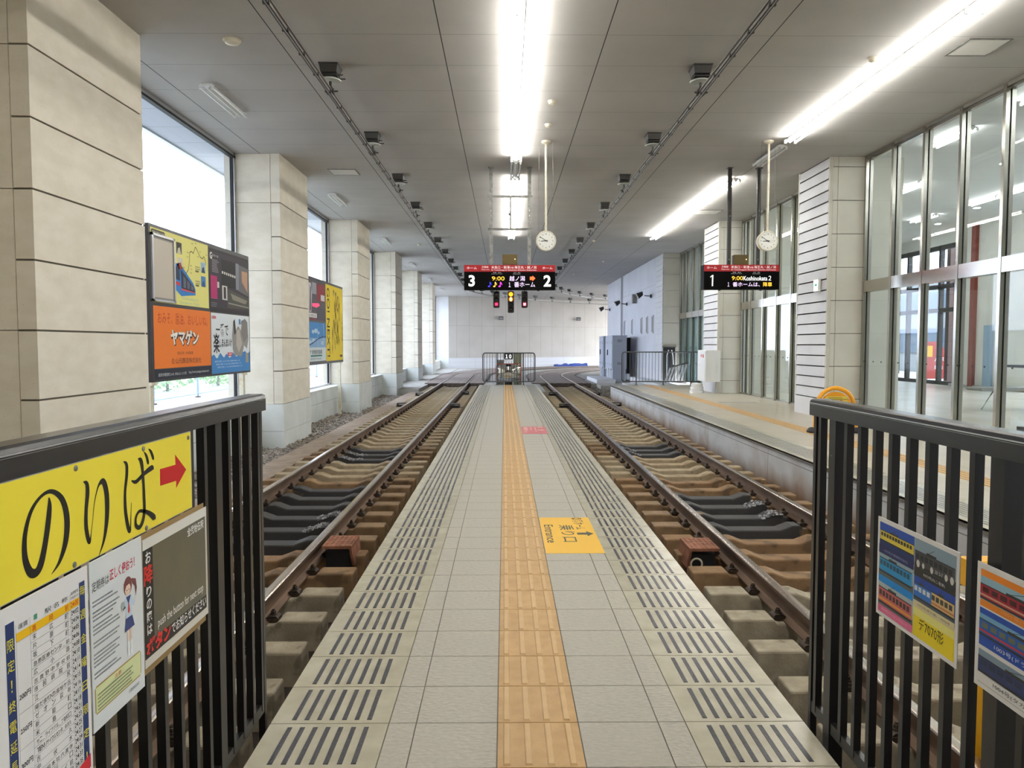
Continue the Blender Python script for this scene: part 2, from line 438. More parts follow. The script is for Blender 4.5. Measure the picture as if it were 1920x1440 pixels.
# roof slab keeps the sky off the ceiling space
struct(MB().box(-5.6,15.2,-6,42.8,5.28,5.5,'plaster').box(-5.6,12.5,42.8,66,5.28,5.5,'plaster'),'roof')
struct(MB().box(-40,-4.83,-8,70,-0.55,-0.08,'ground').box(14.8,60,-20,80,-0.30,0.02,'ground'),'ground_outside')
# ---- left columns: stone courses above, white dado below
def column_left(y0,y1,i):
    b=MB(); b.box(COLX-0.02,-4.95,y0+0.02,y1-0.02,GRAV-0.05,CEIL,'stone_joint')
    zs=[0.337+0.6*k for k in range(8)]
    zs[-1]=CEIL
    for k in range(7):
        g=0.009
        b.box(COLX,-4.16,y0,y1,zs[k]+g,zs[k+1]-(g if k<6 else 0),'stone')
    zz=[0.337,1.537,2.737,3.937,CEIL]
    for k in range(4):
        b.box(-4.168,-4.98,y0+0.004,y1-0.004,zz[k]+0.004,zz[k+1]-0.004,'stone')
    for (a,c) in ((GRAV-0.05,-0.158),(-0.152,0.337)):
        b.box(COLX+0.012,-4.98,y0-0.012,y1+0.012,a,c,'dado')
    return struct(b,'column_%d'%i)
COLS=[(6.45,8.43),(13.5,15.38),(20.55,22.4),(27.6,29.4),(34.6,36.4),(41.7,43.4)]
for i,(a,b_) in enumerate(COLS): column_left(a,b_,i+1)
column_left(-0.7,1.2,0)
b=MB(); b.box(-3.93,-4.9,52.7,54.5,-0.4,CEIL,'board'); b.box(-3.92,-4.9,52.69,54.5,-0.3,0.55,'dado'); struct(b,'column_7')
# ---- low wall under the windows, with sill
b=MB(); b.box(LOWX,-4.98,-6,62,-0.55,SILL-0.03,'lowwall'); b.box(LOWX+0.015,-5.0,-6,62,SILL-0.03,SILL,'dado'); struct(b,'wall_left')
# ---- left windows between the columns
gaps=[(8.43,13.5),(15.38,20.55),(22.4,27.6),(29.4,34.6),(36.4,41.7),(43.4,52.6)]
struct(MB().box(-4.7,-4.95,-5,6.45,SILL,CEIL,'stone'),'wall_left_near')
for i,(a,c) in enumerate(gaps):
    w=empty('window_%d'%(i+1),(0,0,0),kind='structure')
    f=MB()
    for yy in (a,c-0.06): f.box(WINX-0.03,WINX+0.05,yy,yy+0.06,SILL,CEIL,'alu')
    for yy in (a+0.06,c-0.085): f.box(WINX-0.02,WINX+0.03,yy,yy+0.025,SILL,CEIL,'dark')
    f.box(WINX-0.03,WINX+0.05,a,c,CEIL-0.06,CEIL,'alu'); f.box(WINX-0.02,WINX+0.055,a,c,CEIL-0.09,CEIL-0.055,'dark')
    f.box(WINX-0.03,WINX+0.05,a,c,SILL,SILL+0.05,'alu')
    f.build('window_frame',w)
    MB().box(WINX,WINX+0.008,a+0.05,c-0.05,SILL+0.04,CEIL-0.05,'glass_win').build('pane',w)
# ---- back wall, receding to the right, with a panelled dado
def slant(b,x0,y0,x1,y1,z0,z1,th,m):
    d=Vector((x1-x0,y1-y0)).normalized(); n=Vector((-d.y,d.x))*th
    b.add([(x0,y0,z0),(x1,y1,z0),(x1+n.x,y1+n.y,z0),(x0+n.x,y0+n.y,z0),(x0,y0,z1),(x1,y1,z1),(x1+n.x,y1+n.y,z1),(x0+n.x,y0+n.y,z1)],
      [(3,2,1,0),(4,5,6,7),(0,1,5,4),(1,2,6,5),(2,3,7,6),(3,0,4,7)],m)
b=MB(); slant(b,-3.95,52.7,34,71.9,0.47,CEIL,0.3,'backwall')
M['dadow']=mat('dado_wall',(214,215,218),0.6,lines=[('X',3.3,1.2,0.012,(170,170,174)),('Z',0.30,0.15,0.010,(180,180,184))])
slant(b,-3.95,52.66,34,71.86,-0.4,0.47,0.3,'dadow'); struct(b,'wall_back')
# ---- right side: ribbed white wall beyond the hall
def louvre(b,y0,y1,x,z0,z1,m='board'):
    b.box(x+0.03,x+0.5,y0+0.01,y1-0.01,z0,z1,'stone_joint')
    z=z0+0.35; b.box(x-0.012,x+0.5,y0-0.004,y1+0.004,z0,z-0.012,m)
    k=0
    while z<z1-0.02:
        h=0.20; t=min(z+h,z1)
        b.add([(x,y0,z+0.006),(x,y1,z+0.006),(x+0.012,y1,t-0.016),(x+0.012,y0,t-0.016),(x+0.1,y0,z+0.006),(x+0.1,y1,z+0.006),(x+0.1,y1,t-0.016),(x+0.1,y0,t-0.016)],
          [(1,0,3,2),(0,1,5,4),(3,7,6,2),(0,4,7,3),(1,2,6,5)],m)
        z+=h; k+=1
def column_right(y0,y1,i,inner=0.0,x1=GLX-0.01,z0=RPZ):
    b=MB(); b.box(RCX+0.03,x1-0.01,y0+0.012,y1-0.012,z0,CEIL,'stone_joint')
    louvre(b,y0+0.06,y1-0.06,RCX,z0,CEIL)
    b.box(RCX+0.005,RCX+0.06,y0,y0+0.055,z0,CEIL,'rpanel'); b.box(RCX+0.005,RCX+0.06,y1-0.055,y1,z0,CEIL,'rpanel')
    z=z0; zz=[z0,z0+0.35]
    while zz[-1]<CEIL-0.01: zz.append(min(zz[-1]+0.6,CEIL))
    for k in range(len(zz)-1):
        g=0.006
        for (a,c) in ((RCX+0.06,RCX+0.145),(RCX+0.152,x1)):
            b.box(a,c,y0-0.006,y0+0.03,zz[k]+g,zz[k+1]-g,'rpanel'); b.box(a,c,y1-0.03,y1+0.006,zz[k]+g,zz[k+1]-g,'rpanel')
    return struct(b,'column_%d'%i)
column_right(13.6,15.05,8); column_right(20.6,22.1,9)
b=MB()
b.box(RCX+0.02,GLX,27.87,42.8,PAVE-0.1,CEIL,'whitewall'); louvre(b,27.87,29.1,RCX,RPZ,CEIL)
zz=[RPZ,RPZ+0.35]
while zz[-1]<CEIL-0.01: zz.append(min(zz[-1]+0.6,CEIL))
for k in range(len(zz)-1): b.box(RCX+0.03,GLX,27.84,27.87,zz[k]+0.006,zz[k+1]-0.006,'rpanel')
b.box(RCX-0.01,RCX+0.03,29.1,42.8,PAVE-0.1,0.42,'board'); b.box(RCX+0.03,GLX,42.7,42.85,PAVE-0.1,CEIL,'board')
b.box(GLX,15.2,42.4,42.85,PAVE-0.1,CEIL+0.5,'board')
struct(b,'wall_right')
# grey pipe chase, black duct, vents on it
tag(MB().box(RCX-0.06,RCX+0.02,37.3,37.5,-0.2,CEIL,'alu').box(RCX-0.07,RCX-0.06,37.32,37.34,-0.2,CEIL,'dgrey').build('drain_pipe'),'grey square drain pipe running up the white ribbed wall to the ceiling','pipe')
tag(MB().box(5.62,5.86,34.9,35.2,PAVE+0.3,1.72,'dark').box(5.60,5.87,34.88,35.22,1.70,1.74,'dark').build('cable_duct'),'black upright duct between the grey cabinets and the ribbed wall','duct')
for k,yy in enumerate((36.6,34.4,32.05,30.8,29.62)):
    v=empty('wall_vent',(RCX-0.0,yy,2.22),label=['narrow wall vent nearest the drain pipe','narrow wall vent, second counted from the drain pipe','narrow wall vent in the middle of the five','narrow wall vent, second counted from the louvred corner','narrow wall vent nearest the louvred corner'][k],cat='vent',group='narrow vents in the ribbed wall')
    f=MB(); f.box(-0.03,0.02,-0.11,0.11,-0.36,-0.31,'board').box(-0.03,0.02,-0.11,0.11,0.31,0.36,'board').box(-0.03,0.02,-0.11,-0.07,-0.31,0.31,'board').box(-0.03,0.02,0.07,0.11,-0.31,0.31,'board'); f.build('frame',v)
    f=MB(); f.box(-0.031,-0.02,-0.07,0.07,-0.31,0.31,'dark')
    for j in range(9): f.box(-0.036,-0.031,-0.065,0.065,-0.29+j*0.07,-0.27+j*0.07,'dgrey')
    f.build('slat',v)
# ---- glazed fronts on the right platform
def facade(i,ys,y0,y1,z0=RPZ,door=True,teal=False):
    w=empty('window_%d'%i,(0,0,0),kind='structure')
    zt0,zt1=2.36,2.56
    f=MB().box(GLX-0.06,GLX+0.10,y0,y1,zt0,zt1,'steel'); f.build('transom',w)
    f=MB().box(GLX-0.05,GLX+0.08,y0,y1,CEIL-0.05,CEIL,'steel_b').box(GLX-0.02,GLX+0.05,y0,y1,CEIL-0.09,CEIL-0.06,'steel'); f.build('head_rail',w)
    f=MB().box(GLX-0.03,GLX+0.05,y0,y1,z0,z0+0.03,'steel_b'); f.build('sill_rail',w)
    for y in ys:
        f=MB(); f.box(GLX-0.065,GLX-0.012,y-0.03,y+0.03,z0,CEIL-0.02,'steel'); f.box(GLX-0.012,GLX+0.012,y-0.018,y+0.018,z0,CEIL-0.03,'dark'); f.box(GLX+0.012,GLX+0.065,y-0.03,y+0.03,z0,CEIL-0.02,'steel_b')
        f.build('mullion',w)
    e=sorted(list(ys)); e=[y0]+e+[y1] if e[0]-y0>0.1 else e+[y1]
    for a,c in zip(e[:-1],e[1:]):
        if c-a<0.12: continue
        MB().box(GLX-0.004,GLX+0.004,a+0.02,c-0.02,z0+0.03,zt0,'glass').build('pane',w)
        MB().box(GLX-0.004,GLX+0.004,a+0.02,c-0.02,zt1,CEIL-0.06,'glass').build('pane',w)
        # row of safety dots at hip height
    f=MB(); y=y0+0.2
    while y<y1-0.1:
        f.box(GLX-0.012,GLX-0.005,y-0.012,y+0.012,1.10,1.124,'dgrey'); y+=0.28
    f.build('safety_dot',w)
    return w
facade(8,[13.54-0.935*k for k in range(16)],-1.0,13.59)
facade(9,[15.13,16.05,16.98,17.9,18.83,19.75,20.53],15.06,20.59)
facade(10,[22.2,23.15,24.1,25.05,25.95,26.85,27.75],22.11,27.84)
# dull teal screen standing close behind the far glazing
struct(MB().box(GLX+0.12,GLX+0.16,22.12,27.84,RPZ,2.5,'teal').box(GLX+0.13,GLX+0.18,22.12,27.84,2.5,CEIL-0.01,'plaster').box(GLX+0.02,14.6,27.86,28.0,0,5.14,'plaster'),'wall_screen')
# ---- the concourse seen through the glass
IC=5.15
M['inceil']=mat('inner_ceiling',(214,214,212),0.8,lines=[('Y',1.2,0.3,0.008,(180,180,178))])
struct(MB().box(GLX+0.1,14.9,-4,42.4,IC,IC+0.1,'inceil').box(GLX+0.06,GLX+0.16,-4,27.7,CEIL,IC+0.1,'plaster'),'ceiling_concourse')
struct(MB().box(GLX,15.2,-4,42.4,RPZ-0.2,RPZ,'floor_in'),'floor_concourse')
b=MB()
b.box(14.7,14.95,-4,3,RPZ,IC,'plaster'); b.box(14.7,14.95,21.0,24.4,RPZ,IC,'plaster'); b.box(14.62,14.72,20.95,24.45,RPZ,RPZ+0.08,'steel_b')
b.box(14.7,14.95,28.2,42.4,RPZ,IC,'plaster'); b.box(14.70,14.95,3,21,4.75,IC,'plaster'); b.box(14.70,14.95,24.4,28.2,4.75,IC,'plaster')
b.box(GLX,14.9,-4.2,-4,RPZ,IC,'plaster')
b.box(14.64,14.69,22.35,22.75,RPZ,2.0,'bluepost')
struct(b,'wall_concourse')
struct(MB().box(14.60,14.74,23.2,23.42,RPZ,IC,'redp'),'column_13')
struct(MB().box(GLX+0.13,8.0,15.1,17.0,RPZ,IC,'rpanel'),'column_10')
struct(MB().box(GLX+0.13,8.0,20.5,21.9,RPZ,IC,'rpanel'),'column_11')
struct(MB().box(12.4,13.2,6.0,7.0,RPZ,IC,'plaster'),'column_12')
# outer glazing of the concourse: dark framed doors with high windows
w=empty('window_11',(0,0,0),kind='structure')
f=MB()
for y in [3,6,9,12,15,18,21.0,24.4,25.3,26.3,27.3,28.2]:
    f.box(14.72,14.86,y-0.06,y+0.06,RPZ,4.75,'dgrey' if y>24 else 'bluepost')
for (a,c) in ((3,21),(24.4,28.2)):
    for z in (2.5,3.3,4.6): f.box(14.72,14.86,a,c,z,z+0.14,'dgrey')
    f.box(14.72,14.86,a,c,RPZ,RPZ+0.12,'dgrey')
f.build('window_frame',w)
MB().box(14.79,14.80,3,21,RPZ+0.1,4.7,'glass_win').build('pane',w); MB().box(14.79,14.80,24.4,28.2,RPZ+0.1,4.7,'glass_win').build('pane',w)
# ---- hall end behind the camera
struct(MB().box(-5.0,GLX+0.1,-5.2,-5,0,CEIL,mat('dim_wall',(110,106,100),0.8)),'wall_front')
struct(MB().box(-5.0,GLX,-5,1.15,-0.3,-0.004,'tile'),'floor_concourse_head')
# ---- track pit, gravel, paved ground
b=MB(); b.box(-3.5,RPX,1.15,34,-0.75,PIT,'pit'); b.box(-3.5,PX0,1.0,1.15,PIT,-0.01,'conc'); b.box(PX1,RPX,1.0,1.15,PIT,-0.01,'conc'); struct(b,'ground_pit')
struct(MB().box(-4.6,-3.5,1.15,28.0,-0.75,GRAV,'gravel').box(4.0,RCX,24.98,31.6,-0.75,-0.42,'gravel').box(RPX,4.0,24.98,31.6,-0.75,-0.42,'gravel'),'ground_gravel')
struct(MB().box(-3.52,-3.10,1.15,27.9,-0.6,-0.345,'slab'),'kerb_left')
b=MB(); b.box(-4.6,-3.22,28.0,72,-0.7,PAVE,'pave'); b.box(-3.22,3.6,34.0,72,-0.7,PAVE-0.02,'pave'); b.box(3.6,34,31.6,72,-0.7,PAVE,'pave'); b.box(3.9,5.3,30.2,31.6,-0.7,PAVE,'pave'); b.box(PX0+0.02,PX1+0.35,26.3,34.0,-0.7,PAVE-0.0,'pave')
b.box(RCX-0.55,RCX+0.02,25.0,31.6,PAVE-0.1,RPZ-0.02,'board')
struct(b,'ground_paving')
# ---- island platform
b=MB(); b.box(PX0+0.015,PX1-0.015,-4.9,PEND-0.02,-0.55,-0.012,'conc'); struct(b,'platform_island')
TY0=2.4315  # one joint line
b=MB(); g=0.0022
cols=[(PX0,-0.433,'tile_edge'),(-0.433,-0.331,'tile'),(-0.331,-0.027,'tile'),(-0.027,0.275,'tactile'),(0.275,0.575,'tile'),(0.575,0.677,'tile'),(0.677,PX1,'tile_edge')]
b.box(PX0+0.006,PX1-0.006,-3,PEND,-0.03,-0.0045,'grout')
y=TY0-0.3*5
rows=[]
while y<PEND-0.01:
    y2=min(y+0.3,PEND)
    for (x0,x1,m) in cols:
        b.box(x0+g,x1-g,y+g,y2-g,-0.02,0,m)
    rows.append((y,y2)); y+=0.3
struct(b,'floor_platform')
# raised tactile bars and grip strips: parts of the platform floor
b=MB()
for (y,y2) in rows:
    for k in range(4):
        x=0.0115+0.0755*k-0.004
        b.add([(x-0.0135,y+0.012,0),(x+0.0135,y+0.012,0),(x+0.0135,y2-0.012,0),(x-0.0135,y2-0.012,0),(x-0.009,y+0.017,0.005),(x+0.009,y+0.017,0.005),(x+0.009,y2-0.017,0.005),(x-0.009,y2-0.017,0.005)],
              [(4,5,6,7),(0,1,5,4),(1,2,6,5),(2,3,7,6),(3,0,4,7)],'tactile_bar')
struct(b,'floor_guide_bars')
b=MB()
for (y,y2) in rows:
    for k in range(7):
        for (xx) in (PX0+0.083+0.0472*k, PX1-0.083-0.0472*k):
            for q in (-1,0,1):
                b.box(xx+q*0.0058-0.0021,xx+q*0.0058+0.0021,y+0.028,y2-0.030,-0.004,0.0022,'grip')
            b.box(xx-0.009,xx+0.009,y+0.026,y2-0.028,-0.004,0.0009,'grip')
struct(b,'floor_grip_strips')
# ---- far platform
b=MB(); b.box(RPX+0.01,GLX,-5,24.95,-0.6,RPZ-0.01,'conc')
b.box(RPX-0.012,RPX+0.32,-5,24.96,RPZ-0.05,RPZ-0.004,'grout'); b.box(4.0,GLX,-5,24.96,RPZ-0.02,RPZ,'floor_r'); struct(b,'platform_side')
b=MB(); y=-4.9
while y<24.9:
    b.box(RPX-0.012,RPX+0.448,y+0.002,y+0.298,RPZ-0.02,RPZ,'tile_edge')
    for k in range(7):
        xx=RPX+0.075+0.0472*k; b.box(xx-0.009,xx+0.009,y+0.010,y+0.290,RPZ-0.004,RPZ+0.0012,'grip')
    y+=0.3
struct(b,'floor_side_edge')
b=MB(); b.box(4.60,4.90,-4.9,24.9,RPZ-0.01,RPZ+0.0015,'tactile')
for k in range(4): b.box(4.60+0.0115+0.0755*k,4.638+0.0755*k,-4.9,24.9,RPZ,RPZ+0.006,'tactile_bar')
for (yy) in (17.2,22.6): b.box(5.0,5.9,yy,yy+0.30,RPZ,RPZ+0.002,'pave')
struct(b,'floor_side_guide_strip')
b=MB(); b.box(RPX+0.0,GLX,24.95,25.0,-0.6,RPZ,'conc'); struct(b,'kerb_side')
# ---- shrubs, fence and walls outside the left windows
struct(MB().box(-8.35,-7.75,-8,70,-0.6,-0.09,'moss').box(-8.9,-7.75,-8,70,-0.10,-0.06,'ground').box(-7.75,-4.98,-8,70,-1.2,-0.9,'moss'),'wall_outside_ledge')
f=empty('chain_link_fence',(-8.6,20.0,-0.06),label='chain-link fence with pale blue posts outside the window, on the concrete ledge',cat='fence')
for k in range(-5,8):
    q=MB().tube([(0,2.65*k+1.0,0),(0,2.65*k+1.0,1.5)],0.028,'bluepost'); q.box(-0.05,0.05,2.65*k+0.93,2.65*k+1.07,0,0.03,'dgrey'); q.build('post',f)
q=MB(); q.tube([(0,-13,1.48),(0,20,1.48)],0.02,'bluepost'); q.tube([(0,-13,0.10),(0,20,0.10)],0.014,'bluepost'); q.build('rail',f)
q=MB()
for k in range(-150,240):
    y=k*0.085
    for s_ in (-1,1):
        y2=y+s_*1.35
        q.add([(-0.002,y,0.1),(0.002,y+0.004,0.1),(0.002,y2+0.004,1.45),(-0.002,y2,1.45)],[(0,1,2,3)],'wire')
tag(q.build('mesh_wire',f),kind='stuff')
def shrub(x,y,h,r,m,label,n=900):
    t=empty('shrub',(x,y,-0.08),label=label,cat='shrub',group='shrubs behind the outside fence')
    MB().tube([(0,0,0),(0.03,0.02,h*0.7)],[0.05,0.02],'moss').build('stem',t)
    b=MB()
    for i in range(n):
        u=random.random()**0.33; a=random.random()*2*PI; z=random.uniform(-1,1); rr=math.sqrt(1-z*z)
        c=Vector((u*r*rr*math.cos(a),u*r*1.2*rr*math.sin(a),h*0.5+u*h*0.5*z))
        d=Vector((random.gauss(0,1),random.gauss(0,1),random.gauss(0,0.6))).normalized(); e=d.orthogonal().normalized(); s_=random.uniform(0.05,0.12)
        p=[c+d*s_,c+e*s_*0.45,c-d*s_,c-e*s_*0.45]
        b.add(p,[(0,1,2,3)],m)
    b.build('foliage',t)
shrub(-10.6,20.8,1.6,1.1,'leaf2','pale green shrub behind the fence, left one under the first billboard')
shrub(-10.8,24.0,1.9,1.2,'leaf2','pale green shrub behind the fence, between its two blue posts')
shrub(-10.4,27.2,2.0,1.2,'leaf','darker green shrub behind the fence beside the window edge',1200)
shrub(-11.6,30.0,2.2,1.6,'leaf','dark green shrub farther along the outside fence')
t=tag(MB().box(-22,-9.6,-10,15.5,-0.08,11,'plaster').box(-16.5,-14,15.5,24,-0.08,6.5,'plaster').box(-13.98,-14,16,18,1,2.4,'teal').box(-13.98,-14,21,23,1,2.4,'teal').box(-16.7,-13.8,13.8,26.2,6.5,6.7,'alu').build('outside_building_and_sky_block'),'white building beyond the fence, left of the shrubs, with an unseen added block cutting skylight','building')  # first box is an unseen tall block, added to shade the second pillar
t=tag(MB().box(-10.9,-10.8,32,52,0.0,2.0,'board').box(-10.95,-10.75,32,52,2.0,2.08,'bluepost').build('outside_panel_fence'),'white panel fence outside the second billboard window','fence')

# ---- printed stickers on the platform tiles
def sticker(y0,y1,x0,x1,base,fg,label,red=False):
    b=MB(); b.box(x0,x1,y0,y1,0.0,0.0012,mat('sticker_'+base,tuple(int(base[i:i+2],16) for i in (0,2,4)),0.5,bump=0.05,bscale=80))
    C=Canvas(b,(x0,y1,0.0014),(0,-1,0),(1,0,0),0.0003)
    if not red:
        C.disc(0.045,0.302,0.040,fg,1); C.disc(0.045,0.302,0.031,base,2); C.text('2',0.045,0.275,0.052,fg,3,'c',bold=0.02)
        C.text('番ホーム',0.095,0.262,0.085,fg,1,w=0.30,bold=0.01)
        C.text('乗り口',0.255,0.140,0.112,fg,1,w=0.50,bold=0.005); C.text('Entrance',0.25,0.025,0.070,fg,1,w=0.53,bold=0.01)
        C.poly([(0.495,0.262),(0.555,0.262),(0.555,0.335),(0.600,0.335),(0.525,0.385),(0.450,0.335),(0.495,0.335)],fg,1)
    else:
        C.text('降車専用',0.10,0.03,0.075,fg,1,w=0.42); C.text('ホーム',0.56,0.03,0.07,fg,1,w=0.3); C.text('Exit only',0.12,0.13,0.05,fg,1,w=0.4); C.rect(0.1,0.225,0.5,0.235,fg,1); C.rect(0.6,0.225,0.75,0.235,fg,1)
        C.poly([(0.50,0.26),(0.56,0.26),(0.56,0.32),(0.60,0.32),(0.53,0.375),(0.46,0.32),(0.50,0.32)],fg,1); C.disc(0.13,0.32,0.05,'d8c4b4',1)
    tag(b.build('floor_sticker'),label,'sticker')
sticker(5.0,6.05,0.281,0.683,'f0bc38','4c4a3c','yellow floor sticker with an arrow and the word Entrance on the platform')
sticker(11.79,12.84,0.285,0.69,'c86468','f0d4cc','faded red floor sticker farther along the platform',True)
# ================================================================== tracks
def path(X0,ys,y0,R,amax=64,step=0.6,off=0.0,straight=2.0):
    """centre line: straight to y0, then an arc to the right; off = lateral offset to the right"""
    out=[]; y=ys
    while y<y0-1e-6: out.append((X0+off,y,0,1)); y+=straight
    n=int(math.radians(amax)*R/step)
    for i in range(n+1):
        a=math.radians(amax)*i/n
        cx,cy=X0+R-R*math.cos(a), y0+R*math.sin(a)
        dx,dy=math.sin(a),math.cos(a)
        out.append((cx+dy*off,cy-dx*off,dx,dy))
    return out
CURV={TL:(40.0,19.0),TR:(38.0,21.0)}
railprof=[(-0.061,-0.140),(0.061,-0.140),(0.061,-0.131),(0.012,-0.118),(0.009,-0.108),(0.009,-0.040),(0.030,-0.030),(0.0325,-0.008),(0.026,-0.001),(0.018,0.0)]
railprof=railprof+[(-a,b_) for a,b_ in reversed(railprof[3:])]+[(-0.061,-0.131)]
def make_rail(X0,side,label):
    y0,R=CURV[X0]; P=path(X0,1.3,y0,R,off=side*GAUGE)
    b=MB(); prof=[(a,c+RAIL_TOP) for a,c in railprof]
    b.sweep(prof,P,'rail')
    o=b.build('rail',None,smooth=True)
    me=o.data; me.materials.append(M['railtop'])
    for p in me.polygons:
        if all(me.vertices[i].co.z>RAIL_TOP-0.0095 for i in p.vertices): p.material_index=1
    tag(o,label,'rail',kind='thing'); return o
make_rail(TL,-1,'left-hand steel rail of the left track, nearest the pillars')
make_rail(TL,1,'shiny right-hand rail of the left track, beside the middle platform')
make_rail(TR,-1,'left-hand rail of the right track, beside the middle platform')
make_rail(TR,1,'right-hand rail of the right track, nearest the side platform')
# ---- sleepers
ZS=-0.318   # sleeper top
def sleeper_mesh(m):
    b=MB()
    prof=[(-0.97,0),(-0.70,0),(-0.675,-0.028),(-0.455,-0.028),(-0.44,0.0),(-0.36,0.0),(-0.24,-0.045),(0.24,-0.045),(0.36,0.0),(0.44,0.0),(0.455,-0.028),(0.675,-0.028),(0.70,0),(0.97,0)]
    w0,w1=0.090,0.118; zb=-0.20; n=len(prof)
    vs=[]
    for (x,z) in prof: vs.append((x,-w0,z)); vs.append((x,w0,z))
    for (x,z) in prof: vs.append((x,-w1,zb)); vs.append((x,w1,zb))
    fs=[]
    for i in range(n-1):
        a=2*i; fs.append((a,a+2,a+3,a+1))
        fs.append((2*n+a,2*n+a+2,a+2,a)); fs.append((a+1,a+3,2*n+a+3,2*n+a+1))
    fs.append((0,1,2*n+1,2*n)); a=2*(n-1); fs.append((a+1,a,2*n+a,2*n+a+1))
    return b.add(vs,fs,m)
proto=empty('sleeper',(TL,0,ZS),label='x',cat='sleeper',group='x')
sb=sleeper_mesh('sleeper').build('beam',proto)
mo=sb.modifiers.new('bevel','BEVEL'); mo.width=0.012; mo.segments=2; mo.limit_method='ANGLE'
dg=bpy.context.evaluated_depsgraph_get(); nm=bpy.data.meshes.new_from_object(sb.evaluated_get(dg)); sb.modifiers.clear(); sb.data=nm; nm.name='beam'
def clip_mb(sgn):
    b=MB()
    # a folded spring plate reaching over the rail foot
    pr=[(0.0,0.002),(0.0,0.030),(0.012,0.040),(0.055,0.040),(0.075,0.030),(0.075,0.022),(0.050,0.030),(0.016,0.030),(0.010,0.024),(0.010,0.002)]
    pr=[(sgn*(0.115-x),z-0.028+0.0) for x,z in pr]
    if sgn<0: pr=pr[::-1]
    b.prism(pr,lambda p,h:(p[0],h,p[1]),-0.038,0.038,'clip')
    b.cbox((sgn*0.085,0,-0.015),(0.07,0.09,0.026),'clip')
    return b
def bolt_mb(sgn):
    b=MB(); T=Matrix.Translation((sgn*0.078,0,0.010)); b.lathe([(0.021,0),(0.021,0.008),(0.016,0.010)],'clip',12,T); b.lathe([(0.017,0.008),(0.017,0.026),(0.014,0.029)],'clip',6,T); b.lathe([(0.010,0.029),(0.010,0.038)],'clip',8,T)
    return b
cms={s:clip_mb(s).build('rail_clip') for s in (-1,1)}; bms={s:bolt_mb(s).build('bolt') for s in (-1,1)}
for s in (-1,1): bms[s].parent=cms[s]
first=True
for side in (-1,1):
    for s in (-1,1):
        c=cms[s].copy(); COL.objects.link(c); c.parent=proto; c.location=(side*GAUGE,0,0)
        d=bms[s].copy(); COL.objects.link(d); d.parent=c
for s in (-1,1): bpy.data.objects.remove(bms[s]); bpy.data.objects.remove(cms[s])
def set_mat(root,m):
    for ch in root.children:
        if ch.name.startswith('beam'):
            ch.material_slots[0].link='OBJECT'; ch.material_slots[0].material=M[m]
def zone(y):
    if y<5.2: return 'sleeper_g'
    if y<10.0: return 'sleeper_r'
    return 'sleeper'
SP=0.487
black={TL:[(6.6,9.3),(11.3,12.9)],TR:[(7.0,8.8),(11.7,13.0)]}
used=False
for X0,side,nm_ in ((TL,-1,'left'),(TR,1,'right')):
    k=0; y=2.27
    while y<31.3:
        blk=any(a<=y<=c for a,c in black[X0])
        z_='greased' if blk else zone(y)
        lab={'greased':'concrete sleeper of the %s track blackened with grease between the rails'%nm_,
             'sleeper_g':'pale concrete sleeper at the near end of the %s track, by the black railing'%nm_,
             'sleeper_r':'rust-brown concrete sleeper in the near stretch of the %s track'%nm_,
             'sleeper':'dull brown concrete sleeper in the far stretch of the %s track'%nm_}[z_]
        grp={'greased':'black greased sleepers of the %s track'%nm_,'sleeper_g':'pale near sleepers of the %s track'%nm_,'sleeper_r':'rust-brown sleepers of the %s track'%nm_,'sleeper':'far sleepers of the %s track'%nm_}[z_]
        if not used: r=proto; used=True; r.location=(X0,y,ZS); r['label']=lab; r['group']=grp
        else: r=dup(proto,loc=(X0,y,ZS),label=lab,group=grp)
        set_mat(r,'sleeper_k' if blk else z_)
        y+=SP; k+=1
# ---- grease crusts on the blackened sleepers
def prof_z(xl):
    xl=abs(xl)
    if xl<0.24: return -0.045
    if xl<0.36: return -0.045+(xl-0.24)/0.12*0.045
    return 0.0
def crust(x0,x1,y0,y1,n,label):
    b=MB()
    for i in range(n):
        x=random.uniform(x0,x1); y=random.choice([q for q in (y0,y1)])+random.uniform(-0.095,0.09); r=random.uniform(0.006,0.022)
        X0=TL if x<0 else TR; z=ZS+prof_z(x-X0)+0.006
        vs=[(x+r*random.uniform(.6,1.3)*math.cos(a),y+r*random.uniform(.6,1.3)*math.sin(a),z-0.012) for a in [j*PI/3 for j in range(6)]]+[(x+random.uniform(-.006,.006),y,z+r*0.45)]
        b.add(vs,[(j,(j+1)%6,6) for j in range(6)],'grease')
    tag(b.build('grease_lump'),label,'grease',kind='stuff')
def ysl(y): k=round((y-2.27)/SP); return 2.27+k*SP
crust(-1.92,-1.665,ysl(7.1),ysl(7.6),220,'whitish grease crust on black sleepers, beside the shiny rail of the left track')
crust(-2.57,-2.20,ysl(11.4),ysl(11.9),260,'whitish lumpy grease crust farther along the left track, against its left rail')
crust(2.64,2.84,ysl(7.7),ysl(8.2),200,'whitish grease crust on black sleepers, against the right rail of the right track')
crust(1.95,2.2,ysl(12.2),ysl(12.6),160,'whitish grease crust farther along the right track, beside its left rail')
